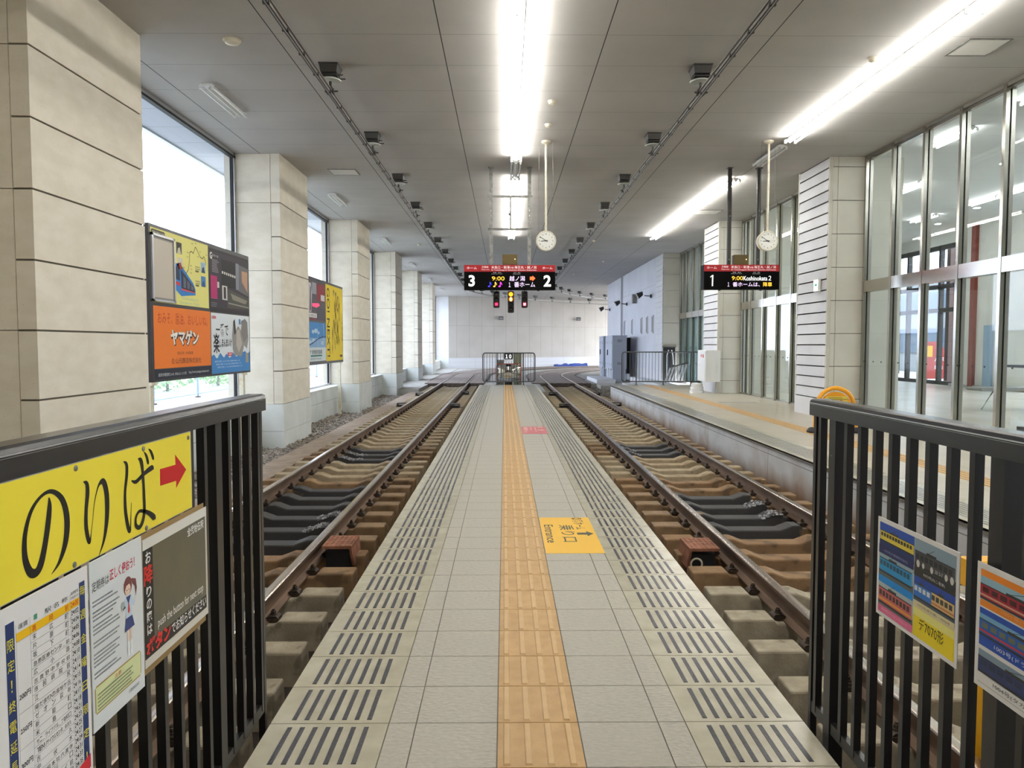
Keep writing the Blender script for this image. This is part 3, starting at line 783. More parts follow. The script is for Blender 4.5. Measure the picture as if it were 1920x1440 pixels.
# ---- boxes fixed beside the rails
def rail_box(x,y,sgn,label,m='rustbox',w=0.24,l=0.34,h=0.15,ring=False):
    t=empty('rail_box',(x,y,RAIL_TOP-0.02),label=label,cat='box',group='boxes bolted beside the rails')
    b=MB(); b.add([(-w/2,-l/2,-0.012),(w/2,-l/2,-0.012),(w/2,l/2,-0.012),(-w/2,l/2,-0.012),(-w/2,-l/2,0.012),(w/2,-l/2,0.012),(w/2,l/2,0.012),(-w/2,l/2,0.012)],
        [(3,2,1,0),(4,5,6,7),(0,1,5,4),(1,2,6,5),(2,3,7,6),(3,0,4,7)],m)
    if m=='rustbox':
        for i in range(6):
            for j in range(7): b.cbox((-w/2+0.03+i*w/6.2,-l/2+0.035+j*l/7.4,0.013),(0.022,0.028,0.004),m)
    b.build('lid',t)
    b=MB(); q=sgn*w/2
    b.add([(q,-l/2,-0.012),(q,l/2,-0.012),(q+sgn*0.02,l/2-0.02,-h),(q+sgn*0.02,-l/2+0.02,-h),(q-sgn*0.02,-l/2,-0.012),(q-sgn*0.02,l/2,-0.012),(q-sgn*0.0,l/2-0.02,-h),(q,-l/2+0.02,-h)],
        [(0,1,2,3),(7,6,5,4),(0,3,7,4),(1,5,6,2),(3,2,6,7)],m)
    b.box(-w/2+0.02,w/2-0.02,-l/2+0.05,l/2-0.02,-h-0.07,-0.05,'dark')
    b.build('housing',t)
    if ring:
        MB().tube([(sgn*0.06+0.045*math.cos(a),-l/2+0.02,-0.12+0.045*math.sin(a)) for a in [k*PI/8 for k in range(16)]],0.008,'cream',closed=True).build('cable_ring',t)
    return t
rail_box(-1.36,6.15,1,'rusty red box against the shiny rail of the left track')
rail_box(1.60,6.05,-1,'brown box with a cable ring beside the right track near its rail','rustbox',ring=True)
for (x,y,sg,lb) in ((-1.38,20.6,1,'dark rail box left of the middle platform, nearer one'),(-1.38,26.0,1,'dark rail box left of the middle platform, farther one'),(-2.86,20.9,-1,'dark rail box outside the left rail near the gravel, nearer one'),(-2.86,25.3,-1,'dark rail box outside the left rail near the gravel, farther one'),
   (1.66,20.6,-1,'dark rail box right of the middle platform, nearer one'),(1.66,25.6,-1,'dark rail box right of the middle platform, farther one'),(3.13,21.0,1,'dark rail box at the foot of the side platform, nearer one'),(3.13,25.6,1,'dark rail box at the side platform corner, farther one')):
    rail_box(x,y,sg,lb,'dgrey',w=0.28,l=0.3)
# ---- plank crossing following both curves
def planks(X0,label):
    y0,R=CURV[X0]; t=empty('plank_crossing',(0,0,0),label=label,cat='crossing')
    for (a,c) in ((-1.25,-0.625),(-0.48,0.48),(0.625,1.25)):
        b=MB(); P=[p for p in path(X0,31.5,y0,R,straight=1.0)]
        b.sweep([(a,-0.43),(c,-0.43),(c,RAIL_TOP-0.004),(a,RAIL_TOP-0.004)],P,'plank'); b.build('deck',t)
    b=MB()
    for (a,c) in ((-1.24,-0.63),(-0.47,0.47),(0.63,1.24)): b.box(X0+a,X0+c,31.485,31.5,-0.43,RAIL_TOP-0.02,'planks_side')
    b.build('end_board',t)
    b=MB()
    for off in (-1.27,1.27): b.sweep([(off-0.05,-0.42),(off+0.05,-0.42),(off+0.05,RAIL_TOP+0.0),(off-0.05,RAIL_TOP)],path(X0,34.5,y0,R,off=0,straight=1.0),'planks_side')
    b.build('curb',t)
planks(TL,'brown plank deck around the rails of the left track, curving right')
planks(TR,'brown plank deck around the rails of the right track, by the grey cabinets')
# ---- gravel: loose stones beside the left track and beyond the side platform
def stones(name,n,fx,label):
    b=MB()
    ico=[(0,0,-1),(0.72,-0.53,-0.45),(-0.28,-0.85,-0.45),(-0.89,0,-0.45),(-0.28,0.85,-0.45),(0.72,0.53,-0.45),(0.28,-0.85,0.45),(-0.72,-0.53,0.45),(-0.72,0.53,0.45),(0.28,0.85,0.45),(0.89,0,0.45),(0,0,1)]
    F=[(0,1,2),(1,0,5),(0,2,3),(0,3,4),(0,4,5),(1,5,10),(2,1,6),(3,2,7),(4,3,8),(5,4,9),(1,10,6),(2,6,7),(3,7,8),(4,8,9),(5,9,10),(6,10,11),(7,6,11),(8,7,11),(9,8,11),(10,9,11)]
    for i in range(n):
        x,y,z=fx(); s_=random.uniform(0.014,0.038)
        R_=Matrix.Rotation(random.uniform(0,6.28),3,Vector((random.gauss(0,1),random.gauss(0,1),random.gauss(0,1)+0.01)).normalized())
        vs=[]
        for p in ico:
            q=R_@Vector((p[0]*random.uniform(.7,1.2),p[1]*random.uniform(.6,1.1),p[2]*random.uniform(.5,.9))); vs.append((x+q.x*s_,y+q.y*s_,z+q.z*s_*0.8))
        b.add(vs,F,'stone_a')
    tag(b.build(name),label,'gravel',kind='stuff')
def incol(y): return any(a-0.04<y<c+0.04 for a,c in COLS)
def fx1():
    y=7.0+(random.random()**1.7)*20.5
    x=random.uniform(-3.93 if incol(y) else -4.49,-3.52)
    return x,y,GRAV+0.008+0.05*random.random()*max(0,(-3.8-x))
def hug():
    y=7.0+(random.random()**1.6)*20.5; e=-3.96 if incol(y) else -4.50
    t=abs(random.gauss(0,0.05)); return e+0.02+t,y,GRAV+random.uniform(0,0.06)*max(0.1,1-t*8)
stones('gravel',9000,lambda: fx1() if random.random()<.8 else hug(),'loose brown grey gravel between the left track slab and the pillars')
stones('gravel',1500,lambda:(random.uniform(3.6,5.3),random.uniform(25.1,31.5),-0.41+random.uniform(0,0.02)),'grey gravel beyond the end of the side platform')
# ---- yellow buffer stop at the near end of the right track
t=empty('buffer_stop',(2.50,3.00,PIT),label='yellow steel buffer stop at the near end of the right track, seen through the railing',cat='buffer stop')
MB().bbox(-0.62,0.62,-0.05,0.05,0.93,1.04,0.01,'buffer',ax='x').box(-0.6,0.6,-0.056,-0.05,1.0,1.004,'yellow').build('beam',t)
for x in (-0.55,-0.05,0.30): MB().box(x,x+0.07,-0.04,0.04,0.02,0.93,'buffer').box(x-0.03,x+0.10,-0.08,0.10,0.0,0.03,'dgrey').build('leg',t)
MB().box(-0.48,-0.05,-0.01,0.0,0.35,0.9,'dgrey').box(0.02,0.30,-0.01,0.0,0.35,0.9,'dgrey').build('plate',t)

# ================================================================== overhead line
ZB=4.43
def contact_rail(X0,label):
    y0,R=CURV[X0]; P=path(X0,-3.0,y0,R)
    t=empty('overhead_conductor_bar',(0,0,0),label=label,cat='overhead line')
    MB().sweep([(-0.022,ZB+0.02),(0.022,ZB+0.02),(0.022,ZB+0.03),(0.006,ZB+0.034),(0.006,ZB+0.07),(0.025,ZB+0.072),(0.025,ZB+0.085),(-0.025,ZB+0.085),(-0.025,ZB+0.072),(-0.006,ZB+0.07),(-0.006,ZB+0.034),(-0.022,ZB+0.03)],P,mat('conductor_bar',(136,132,127),0.42,metal=0.8)).build('bar',t)
    MB().sweep([(-0.007,ZB),(0.007,ZB),(0.009,ZB+0.012),(0.005,ZB+0.021),(-0.005,ZB+0.021),(-0.009,ZB+0.012)],P,'dgrey').build('contact_wire',t)
    b=MB(); y=-2.6
    while y<y0: b.cbox((X0,y,ZB+0.028),(0.062,0.03,0.03),'dgrey'); y+=0.59
    b.build('wire_clamp',t)
    return t
contact_rail(TL,'overhead conductor bar above the left track, curving away right')
contact_rail(TR,'overhead conductor bar above the right track')
p=empty('insulator',(TL,3.27,CEIL),label='x',cat='insulator',group='x')
b=MB(); b.box(-0.115,0.115,-0.14,0.14,-0.012,0,'dgrey')
b.add([(-0.11,-0.12,-0.012),(0.11,-0.12,-0.012),(0.11,0.12,-0.012),(-0.11,0.12,-0.012),(-0.095,-0.105,-0.10),(0.095,-0.105,-0.10),(0.095,0.105,-0.10),(-0.095,0.105,-0.10)],[(0,1,5,4),(1,2,6,5),(2,3,7,6),(3,0,4,7),(7,6,5,4)],'dgrey')
b.box(-0.095,0.095,-0.10,0.10,-0.135,-0.118,'dgrey')
for sx in (-0.07,0.07): b.box(sx-0.008,sx+0.008,-0.01,0.01,-0.15,-0.10,'dgrey')
b.build('mounting_bracket',p)
MB().tube([(0.05,-0.03,-0.115),(0.16,-0.03,-0.115)],0.008,'dgrey').tube([(0.06,0.04,-0.14),(0.175,0.04,-0.14)],0.008,'dgrey').build('bolt',p)
MB().lathe([(0.03,-0.185),(0.085,-0.187),(0.125,-0.180),(0.130,-0.168),(0.11,-0.158),(0.05,-0.150),(0.03,-0.14)],'insul',24).build('disk',p,smooth=True)
MB().tube([(0,0,-0.185),(0,0,-0.29)],[0.018,0.014],'dgrey').cbox((0,0,-0.262),(0.05,0.03,0.02),'dgrey').build('stem',p)
MB().cbox((-0.035,0,-0.305),(0.02,0.07,0.06),'dgrey').cbox((0.035,0,-0.305),(0.02,0.07,0.06),'dgrey').tube([(-0.07,0,-0.30),(0.09,0,-0.30)],0.009,'dgrey').build('clamp',p)
used=False
for X0,nm_ in ((TL,'left'),(TR,'right')):
    y0,R=CURV[X0]; L_=[]
    y=6.38
    while y<y0: L_.append((X0,y,0.0)); y+=2.93
    s_=y-y0
    while s_/R<math.radians(62):
        a=s_/R; L_.append((X0+R-R*math.cos(a),y0+R*math.sin(a),-a)); s_+=1.9
    for (x,y,a) in L_:
        far = y>y0
        lab='ceiling insulator on the straight stretch of the %s overhead bar'%nm_ if not far else 'small far insulator on the curved stretch of the %s overhead bar'%nm_
        if y<9.5: lab='largest, nearest ceiling insulator of the %s overhead bar'%nm_
        grp='insulators of the %s overhead bar'%nm_ if not far else 'far insulators of the %s overhead bar'%nm_
        if not used: p.location=(x,y,CEIL); p['label']=lab; p['group']=grp; used=True
        else: dup(p,loc=(x,y,CEIL),rz=a,label=lab,group=grp)

# ================================================================== ceiling lights
M['tube']=mat('lit_tube',(255,255,255),0.5,emit=(255,253,246),estr=TUBE_POWER)
M['tube_far']=mat('lit_tube_inner',(255,255,255),0.5,emit=(250,253,255),estr=TUBE_POWER*0.7)
def lamp_proto(name,tube,x,y,z,wid=0.16):
    t=empty(name,(x,y,z),label='x',cat='ceiling light',group='x')
    b=MB(); b.box(-0.045,0.045,-0.60,0.60,-0.035,0,'white')
    b.add([(-0.045,-0.6,-0.035),(0.045,-0.6,-0.035),(0.045,0.6,-0.035),(-0.045,0.6,-0.035),(-0.006,-0.6,-0.075),(0.006,-0.6,-0.075),(0.006,0.6,-0.075),(-0.006,0.6,-0.075)],[(0,1,5,4),(1,2,6,5),(2,3,7,6),(3,0,4,7),(7,6,5,4)],'white')
    b.build('batten',t)
    for sx in (-1,1):
        MB().tube([(sx*wid/2,-0.575,-0.062),(sx*wid/2,0.575,-0.062)],0.016,tube,n=10).build('tube',t,smooth=True)
    for sy in (-1,1):
        b=MB()
        for sx in (-1,1): b.box(sx*wid/2-0.018,sx*wid/2+0.018,sy*0.60-0.012,sy*0.60+0.012,-0.082,-0.03,'white')
        b.box(-wid/2,wid/2,sy*0.60-0.01,sy*0.60+0.01,-0.04,-0.015,'white'); b.build('end_cap',t)
    return t
LP=lamp_proto('fluorescent_lamp','tube',0.21,0,CEIL-0.03)
rows_=[]
y=13.0
while y>-0.5: rows_.append((0.21,y,'c','near')); y-=1.195
y=15.73
while y<23.3: rows_.append((0.21,y,'c','far')); y+=1.195
y=11.73
while y>-1.0: rows_.append((4.66,y,'r','near')); y-=1.195
y=15.8
while y<23.0: rows_.append((4.66,y,'r','far')); y+=1.195
used=False
for (x,y,r_,q) in rows_:
    lab={'cn':'lit twin-tube lamp in the near run of the middle ceiling row','cf':'lit twin-tube lamp in the far run of the middle ceiling row, behind the post frame','rn':'lit twin-tube lamp in the near run of the right ceiling row','rf':'lit twin-tube lamp in the far run of the right ceiling row, behind the sign posts'}[r_+q[0]]
    grp={'cn':'near run of middle lamps','cf':'far run of middle lamps','rn':'near run of right lamps','rf':'far run of right lamps'}[r_+q[0]]
    if not used: LP.location=(x,y,CEIL-0.03); LP['label']=lab; LP['group']=grp; used=True
    else: dup(LP,loc=(x,y,CEIL-0.03),label=lab,group=grp)
UL=lamp_proto('fluorescent_lamp','white',-3.85,10.5,CEIL)
labs=['unlit twin-tube lamp nearest the camera, between the first and second pillars','unlit twin-tube lamp between the second and third pillars','unlit twin-tube lamp between the third and fourth pillars','unlit twin-tube lamp between the fourth and fifth pillars','unlit twin-tube lamp between the fifth and sixth pillars','unlit twin-tube lamp farthest down the left side']
for k in range(6):
    if k==0: UL['label']=labs[0]; UL['group']='unlit lamps along the left side'
    else: dup(UL,loc=(-3.85,10.5+7.02*k,CEIL),label=labs[k],group='unlit lamps along the left side')
dup(UL,loc=(4.66,13.3,CEIL-0.03),label='unlit lamp between the two lit runs of the right row',group='dark lamps in the lit rows')
dup(UL,loc=(0.21,14.4,CEIL-0.03),label='unlit lamp between the two lit runs of the middle row',group='dark lamps in the lit rows')
# concourse lights
IL=lamp_proto('fluorescent_lamp','tube_far',9.6,4,IC)
k=0
for (x,ys) in ((9.6,(4,7,10,13,18,21,24)),(12.3,(6,9,12,15,18,19.3,22,25)),(8.0,(2,5,8,11,13.5,18.5))):
    for y in ys:
        if k==0: IL.location=(x,y,IC); IL['label']='lit lamp on the concourse ceiling behind the glass'; IL['group']='concourse lamps'
        else: dup(IL,loc=(x,y,IC),label='lit lamp on the concourse ceiling behind the glass',group='concourse lamps')
        k+=1
k=0
for (x,y) in ((10.3,15.5),(9.6,17.2),(12.9,20.5),(13.4,23.2),(11.5,12.0),(8.9,11.0),(13.6,26.0)):
    d=MB().lathe([(0.11,-0.012),(0.11,0)],'white',20).lathe([(0.085,-0.016),(0.085,-0.01)],'tube_far',20).build('downlight'); d.location=(x,y,IC)
    tag(d,'round recessed downlight in the concourse ceiling behind the glass','downlight','concourse downlights')
# ceiling hatches, detectors
for (x0,x1,y0,y1,lb) in ((5.17,5.62,8.43,8.88,'square ceiling hatch beside the right lamp row'),(-3.4,-2.9,14.68,15.13,'square ceiling hatch over the left side'),(4.9,5.5,19.0,19.6,'far ceiling hatch over the side platform')):
    h=MB(); h.box(x0,x1,y0,y1,CEIL-0.006,CEIL,'plaster')
    for (a,b_,c,d) in ((x0-.02,x1+.02,y0-.02,y0),(x0-.02,x1+.02,y1,y1+.02),(x0-.02,x0,y0,y1),(x1,x1+.02,y0,y1)): h.box(a,b_,c,d,CEIL-0.01,CEIL,'galv')
    tag(h.build('ceiling_hatch'),lb,'hatch')
def detector(x,y,r,lb,kind='smoke_detector'):
    t=empty(kind,(x,y,CEIL),label=lb,cat='detector' if kind[0]=='s' else 'speaker')
    MB().lathe([(r,-0.012),(r,0)],'cream',20).build('base',t); MB().lathe([(r*0.35,-0.055),(r*0.75,-0.04),(r*0.85,-0.012)],'cream',20).build('cover',t,smooth=True)
detector(0.66,10.58,0.06,'flat round detector on the ceiling right of the middle lamps'); detector(0.675,11.68,0.06,'domed smoke detector just before the hanging clock pipe')
detector(4.36,8.98,0.06,'smoke detector on the ceiling left of the right lamp row'); detector(-3.03,8.53,0.10,'flat white ceiling disc near the first left pillar')
detector(-2.9,25.5,0.06,'small smoke detector far along the left side'); detector(4.0,30.5,0.05,'small smoke detector far over the right track'); detector(2.9,24.5,0.05,'tiny smoke detector over the right track'); detector(3.3,36.0,0.05,'tiny far smoke detector near the curve')
# ================================================================== hanging signs
RED='b81822'; BLK='141213'
def sign_board(name,cx,y,w,z0,z1,label,left,right,kind):
    t=empty(name,(cx,y,z0),label=label,cat='sign')
    h=z1-z0; hr=h*0.27
    MB().bbox(-w/2,w/2,0,0.22,0,h,0.008,mat('sign_case',(10,10,10),0.6,spec=0.08),ax='x').box(-w/2+0.3,-w/2+0.34,0.05,0.1,-0.02,0,'dark').box(w/2-0.34,w/2-0.3,0.05,0.1,-0.02,0,'dark').build('case',t)
    b=MB(); C=Canvas(b,(-w/2,-0.001,0),(1,0,0),(0,0,1),0.001)
    # red header
    C.rect(0,h-hr,w,h,lit('a8141e',0.12),1)
    C.rect(0.295,h-hr,0.298,h,'7a1018',2)
    if right: C.rect(w-0.295,h-hr,w-0.292,h,'7a1018',2)
    wt=lit('f2f2f2',0.4)
    C.text('ホーム',0.148,h-hr*0.62,hr*0.36,wt,3,'c',w=0.19)
    if right: C.text('ホーム',w-0.148,h-hr*0.62,hr*0.36,wt,3,'c',w=0.19)
    ox=0.335
    C.text('万葉線',ox,h-hr*0.46,hr*0.30,wt,3,w=0.13); C.text('Manyo Line',ox,h-hr*0.80,hr*0.20,wt,3,w=0.145)
    C.text('米島口・新湊',ox+0.185,h-hr*0.56,hr*0.42,wt,3,w=0.35); C.text('方面',ox+0.54,h-hr*0.54,hr*0.26,wt,3,w=0.07)
    C.text('海王丸・越ノ潟',ox+0.625,h-hr*0.56,hr*0.42,wt,3,w=0.42)
    C.text('for Yoneshimaguchi, Shimminato, Kaiomaru, Koshinokata',ox+0.185,h-hr*0.90,hr*0.24,wt,3,w=0.86)
    sm=lit('b0b0b0',0.4); zz=h-hr
    C.text('時 刻',ox+0.22,zz-0.030,0.020,sm,3,w=0.15); C.text('Departure time',ox+0.185,zz-0.052,0.016,sm,3,w=0.21)
    C.text('行 先',ox+0.61,zz-0.030,0.020,sm,3,w=0.13); C.text('Destination',ox+0.60,zz-0.052,0.016,sm,3,w=0.14)
    big=lit('ffffff',1.1); am=lit('ffc23c',1.0); pk=lit('f0d4ff',0.95)
    if kind==0:
        C.text('3',0.145,0.06,0.215,big,3,'c',bold=0.025); C.text('2',w-0.15,0.06,0.215,big,3,'c',bold=0.025)
        C.text('9:00',0.53,0.175,0.075,am,3,w=0.24); C.text('越ノ潟',0.865,0.165,0.095,pk,3,w=0.295)
        C.poly([(1.255,0.185),(1.305,0.185),(1.305,0.165),(1.36,0.215),(1.305,0.265),(1.305,0.245),(1.255,0.245)],lit('ff5a28',1.6),3)
        for k,cn in enumerate(('3a34d0','ffb848','e838d8')):
            u=0.475+0.1*k; c=lit(cn,1.5)
            C.disc(u,0.062,0.020,c,3,14,0.013); C.rect(u+0.012,0.062,u+0.022,0.145,c,3); C.poly([(u+0.012,0.145),(u+0.024,0.150),(u+0.05,0.10),(u+0.046,0.085),(u+0.034,0.110),(u+0.022,0.118)],c,4)
        C.text('１',0.85,0.05,0.085,pk,3,w=0.035); C.text('番ホーム',0.955,0.048,0.10,pk,3,w=0.40)
    else:
        C.poly([(0.150,0.06),(0.178,0.06),(0.182,0.275),(0.160,0.275),(0.118,0.240),(0.126,0.222),(0.155,0.242)],lit('c8c8c4',0.8),3)
        C.text('9:00',0.535,0.175,0.075,am,3,w=0.215); C.text('Koshinokata２',0.76,0.168,0.09,lit('ffffff',1.0),3,w=0.53)
        C.text('１',0.455,0.055,0.08,pk,3,w=0.035); C.text('番ホームは、',0.555,0.052,0.085,pk,3,w=0.52); C.text('降車',1.14,0.052,0.085,am,3,w=0.17,bold=0.005)
    b.build('display',t)
    return t
sign_board('departure_sign',0.098,14.35,1.738,2.462,2.930,'wide electronic departure sign reading 3 and 2, hanging over the middle platform',3,2,0)
sign_board('departure_sign',4.535,14.35,1.44,2.472,2.94,'electronic departure sign reading 1, hanging over the side platform',1,None,1)
# hanger frames
def hanger(x0,x1,y,cross,label,m):
    t=empty('sign_hanger',(0,y,2.93),label=label,cat='frame')
    for x in (x0,x1):
        b=MB(); b.box(x-0.034,x+0.034,-0.03,0.03,0.0,CEIL-2.93,m); b.box(x-0.055,x+0.055,-0.06,0.06,CEIL-2.945,CEIL-2.93,m)
        for z in (0.12,0.95,1.05): b.lathe([(0.012,0),(0.012,0.006)],'steel',8,Matrix.Translation((x,-0.031,z))@Matrix.Rotation(PI/2,4,'X'))
        b.build('post',t)
    if cross:
        for z in (0.69,1.31):
            MB().box(x0-0.06,x1+0.06,-0.04,-0.03,z-0.02,z+0.02,'galv').box(x0-0.06,x1+0.06,-0.06,-0.03,z+0.015,z+0.02,'galv').build('crossbar',t)
        MB().box(-0.0+cross-0.018,cross+0.018,-0.02,0.0,0.69,1.31,'galv').cbox((cross-0.02,-0.02,0.98),(0.04,0.03,0.05),'dgrey').build('upright_rod',t)
hanger(-0.258,0.478,14.50,0.115,'grey steel ladder-like frame from which the wide departure sign hangs','galv')
hanger(4.33,4.89,14.50,0,'pair of dark steel posts holding the side platform sign','dgrey')
for (x0,lb) in ((-0.04,'brown speaker box standing on top of the wide departure sign'),(4.40,'brown speaker box standing on top of the side platform sign')):
    t=empty('speaker_box',(x0,14.40,2.932),label=lb,cat='speaker')
    MB().bbox(0,0.285,0,0.14,0.012,0.205,0.006,'brownbox',ax='y').build('case',t); MB().disc if False else None
    MB().lathe([(0.012,0),(0.010,0.004)],lit('ffe2b0',1.2),12,Matrix.Translation((0.24,0,0.115))@Matrix.Rotation(PI/2,4,'X')).build('lamp',t)
    MB().box(0.02,0.265,0.02,0.12,0.0,0.012,'alu').build('base',t)
# ---- small tram signals under the sign
def signal(x,n,lab,kinds):
    H=0.095*n+0.035
    t=empty('tram_signal',(x,14.40,2.44),label=lab,cat='signal')
    MB().box(-0.008,0.008,0.02,0.05,0,0.03,'dgrey').build('stem',t)
    b=MB(); b.bbox(-0.06,0.06,0,0.09,-H,0,0.016,mat('signal_case',(20,20,20),0.35),ax='y'); b.build('case',t)
    for k in range(n):
        z=-0.062-0.095*k
        v=MB(); vs=[];N_=14
        for q in range(N_+1):
            a=PI*q/N_; vs.append((0.045*math.cos(a),0,z+0.045*math.sin(a))); vs.append((0.045*math.cos(a),-0.05,z+0.045*math.sin(a)))
        v.add(vs,[(2*i,2*i+1,2*i+3,2*i+2) for i in range(N_)],'dark'); v.build('visor',t)
        T=Matrix.Translation((0,-0.002,z))@Matrix.Rotation(PI/2,4,'X'); l=MB(); kk=kinds[k]
        if kk=='amber': l.lathe([(0.042,0),(0.03,0.008)],lit('ff8c14',2.2),18,T)
        elif kk=='x':
            l.lathe([(0.040,0),(0.04,0.002)],mat('lens_red_dark',(60,6,14),0.3,emit=(200,10,40),estr=0.35),18,T)
            for s_ in (-1,1):
                T2=Matrix.Translation((0,-0.008,z))@Matrix.Rotation(s_*PI/4,4,'Y'); l.cbox((0,0,0),(0.062,0.006,0.018),lit('ff2850' if x<0.05 else 'ff7a9a',4.0),T2)
        elif kk=='bar': l.lathe([(0.040,0),(0.04,0.002)],lit('ff7c10',1.6),18,T); l.cbox((0,-0.008,z),(0.026,0.006,0.066),lit('ffd890',4.0))
        else: l.lathe([(0.040,0),(0.03,0.006)],mat('lens_off',(40,40,40),0.2),18,T); l.cbox((0,-0.008,z),(0.03,0.004,0.010),'dgrey')
        l.build('lens',t)
signal(-0.155,3,'left tram signal under the wide sign, dark red cross lit',['off','off','x'])
signal(0.122,4,'tall middle tram signal under the wide sign, glowing amber',['amber','bar','off','off'])
signal(0.385,3,'right tram signal under the wide sign, bright pink cross lit',['off','off','x'])
# ---- clocks on pipes
def clock(x,y,zc,label):
    t=empty('hanging_clock',(x,y,zc),label=label,cat='clock')
    MB().tube([(0,0,0.16),(0,0,CEIL-zc-0.03)],0.019,'cream',n=12).build('pipe',t,smooth=True)
    MB().lathe([(0.03,CEIL-zc-0.055),(0.075,CEIL-zc-0.03),(0.08,CEIL-zc)],'cream',20).build('canopy',t,smooth=True)
    R_=Matrix.Rotation(PI/2,4,'X')@Matrix.Identity(4)
    MB().lathe([(0.14,-0.10),(0.158,-0.09),(0.160,0.0),(0.170,0.008),(0.170,0.022),(0.160,0.030),(0.150,0.026)],'cream',40,Matrix.Translation((0,0,0))@R_).build('case',t,smooth=True)
    b=MB(); b.lathe([(0.149,0.0265),(0.149,0.0275)],mat('clock_face',(244,244,238),0.4),40,R_)
    C=Canvas(b,(0,-0.028,0),(1,0,0),(0,0,1),0.001)
    for k in range(60):
        a=PI/2-2*PI*k/60; r0=0.138; r1=0.146
        if k%5: C.line([(r0*math.cos(a),r0*math.sin(a)),(r1*math.cos(a),r1*math.sin(a))],0.0016,'404040',1)
    for k in range(1,13):
        a=PI/2-2*PI*k/12; C.text(str(k),0.114*math.cos(a),0.114*math.sin(a)-0.013,0.026,'3a3a3a',1,'c')
    b.build('dial',t)
    b=MB(); C=Canvas(b,(0,-0.031,0),(1,0,0),(0,0,1),0.001)
    for (ang,l,w,k) in ((8.84/12,0.085,0.010,1),(50.5/60,0.128,0.008,3)):
        a=PI/2-2*PI*ang; C.line([(-0.03*math.cos(a),-0.03*math.sin(a)),(l*math.cos(a),l*math.sin(a))],w,'202020',k)
    C.disc(0,0,0.008,'202020',4); b.build('hand',t)
    for sx in (-1,1):
        MB().tube([(sx*0.125,0.03,0.115),(sx*0.135,0.03,0.35),(sx*0.11,0.03,CEIL-zc)],0.0022,'galv',n=5).tube([(sx*0.125+0.012*math.cos(a),0.03,0.115+0.012*math.sin(a)) for a in [q*PI/4 for q in range(8)]],0.004,'dgrey',n=5,closed=True).build('stay_wire',t)
    return t
clock(0.695,12.64,3.15,'round white clock hanging on a rusty pipe over the middle platform')
clock(4.40,12.58,3.145,'round white clock hanging on a pipe over the side platform')
# ================================================================== end of the middle platform
def tube_fence(cx,y,x0,x1,zb,z0,z1,posts,nb,label,leftround=True,rightround=True):
    t=empty('tube_fence',(cx,y,zb),label=label,cat='fence')
    r=0.09; P=[]
    def arc(px,pz,a0,a1): return [(px+r*math.cos(a0+(a1-a0)*k/5),0,pz+r*math.sin(a0+(a1-a0)*k/5)) for k in range(6)]
    x0-=cx; x1-=cx; a=z0-zb; c=z1-zb
    if rightround: P=arc(x1-r,c-r,PI/2,0)+arc(x1-r,a+r,0,-PI/2)+arc(x0+r,a+r,-PI/2,-PI)+arc(x0+r,c-r,PI,PI/2)
    else: P=[(x1,0,a)]+arc(x0+r,a+r,-PI/2,-PI)+arc(x0+r,c-r,PI,PI/2)+[(x1,0,c)]
    MB().tube(P,0.020,mat('fence_grey',(84,86,86),0.4,metal=0.4),closed=rightround).build('frame',t,smooth=True)
    b=MB()
    for k in range(nb):
        x=x0+(x1-x0)*(k+0.5)/nb; b.tube([(x,0,a),(x,0,c)],0.008,'fence_grey' if 'fence_grey' in M else MATS['fence_grey'],n=6)
    b.build('baluster',t)
    for x in posts: MB().tube([(x-cx,0.0,0),(x-cx,0.0,c)],0.019,MATS['fence_grey']).cbox((x-cx,0,0.006),(0.09,0.09,0.012),MATS['fence_grey']).build('post',t)
    return t
TF=tube_fence(0.12,26.12,-0.76,1.06,0.0,0.12,1.12,(-0.27,0.66),19,'rounded grey tube fence across the end of the middle platform')
tube_fence(5.1,24.8,3.90,6.45,RPZ,RPZ+0.12,RPZ+1.10,(4.38,5.28,6.2),24,'long grey tube fence closing the end of the side platform',rightround=False)
t=empty('convex_mirror',(0.14,26.75,PAVE),label='rounded rectangular convex mirror with orange rim behind the end fence',cat='mirror')
def rrect(w,h,r,n=6):
    out=[]
    for (cx,cz,a0) in ((w/2-r,h/2-r,0),(-w/2+r,h/2-r,PI/2),(-w/2+r,-h/2+r,PI),(w/2-r,-h/2+r,3*PI/2)):
        for k in range(n+1): out.append((cx+r*math.cos(a0+PI/2*k/n),cz+r*math.sin(a0+PI/2*k/n)))
    return out
MW,MH,MZ=0.86,0.62,0.66
MB().tube([(a,0,c+MZ) for a,c in rrect(MW,MH,0.09)],0.022,mat('mirror_rim',(190,70,30),0.4),closed=True).build('rim',t,smooth=True)
b=MB(); nx,nz=16,12; vs=[];fs=[]
for j in range(nz+1):
    for i in range(nx+1):
        u=(i/nx-0.5)*2; v=(j/nz-0.5)*2
        k=max(abs(u),abs(v)); 
        x=u*(MW/2-0.005); z=v*(MH/2-0.005)
        if abs(u)>0.82 and abs(v)>0.78: x*=0.955; z*=0.955
        vs.append((x,-0.10*(1-(u*u+v*v)/2),z+MZ))
for j in range(nz):
    for i in range(nx):
        a=j*(nx+1)+i; fs.append((a,a+1,a+nx+2,a+nx+1))
b.add(vs,fs,'mirror'); b.build('mirror_face',t,smooth=True)
MB().box(-0.14,0.14,0.03,0.12,0,0.5,'dark').build('post',t); MB().box(-0.36,-0.33,0.02,0.05,0,0.4,'dgrey').box(0.31,0.34,0.02,0.05,0,0.4,'dgrey').build('leg',t)
b=MB(); b.bbox(0,0.31,0,0.02,0,0.21,0.02,'dark',ax='y'); C=Canvas(b,(0,-0.001,0),(1,0,0),(0,0,1),0.001); C.text('１０',0.155,0.035,0.135,lit('ffffff',0.0),1,'c',w=0.20,bold=0.02)
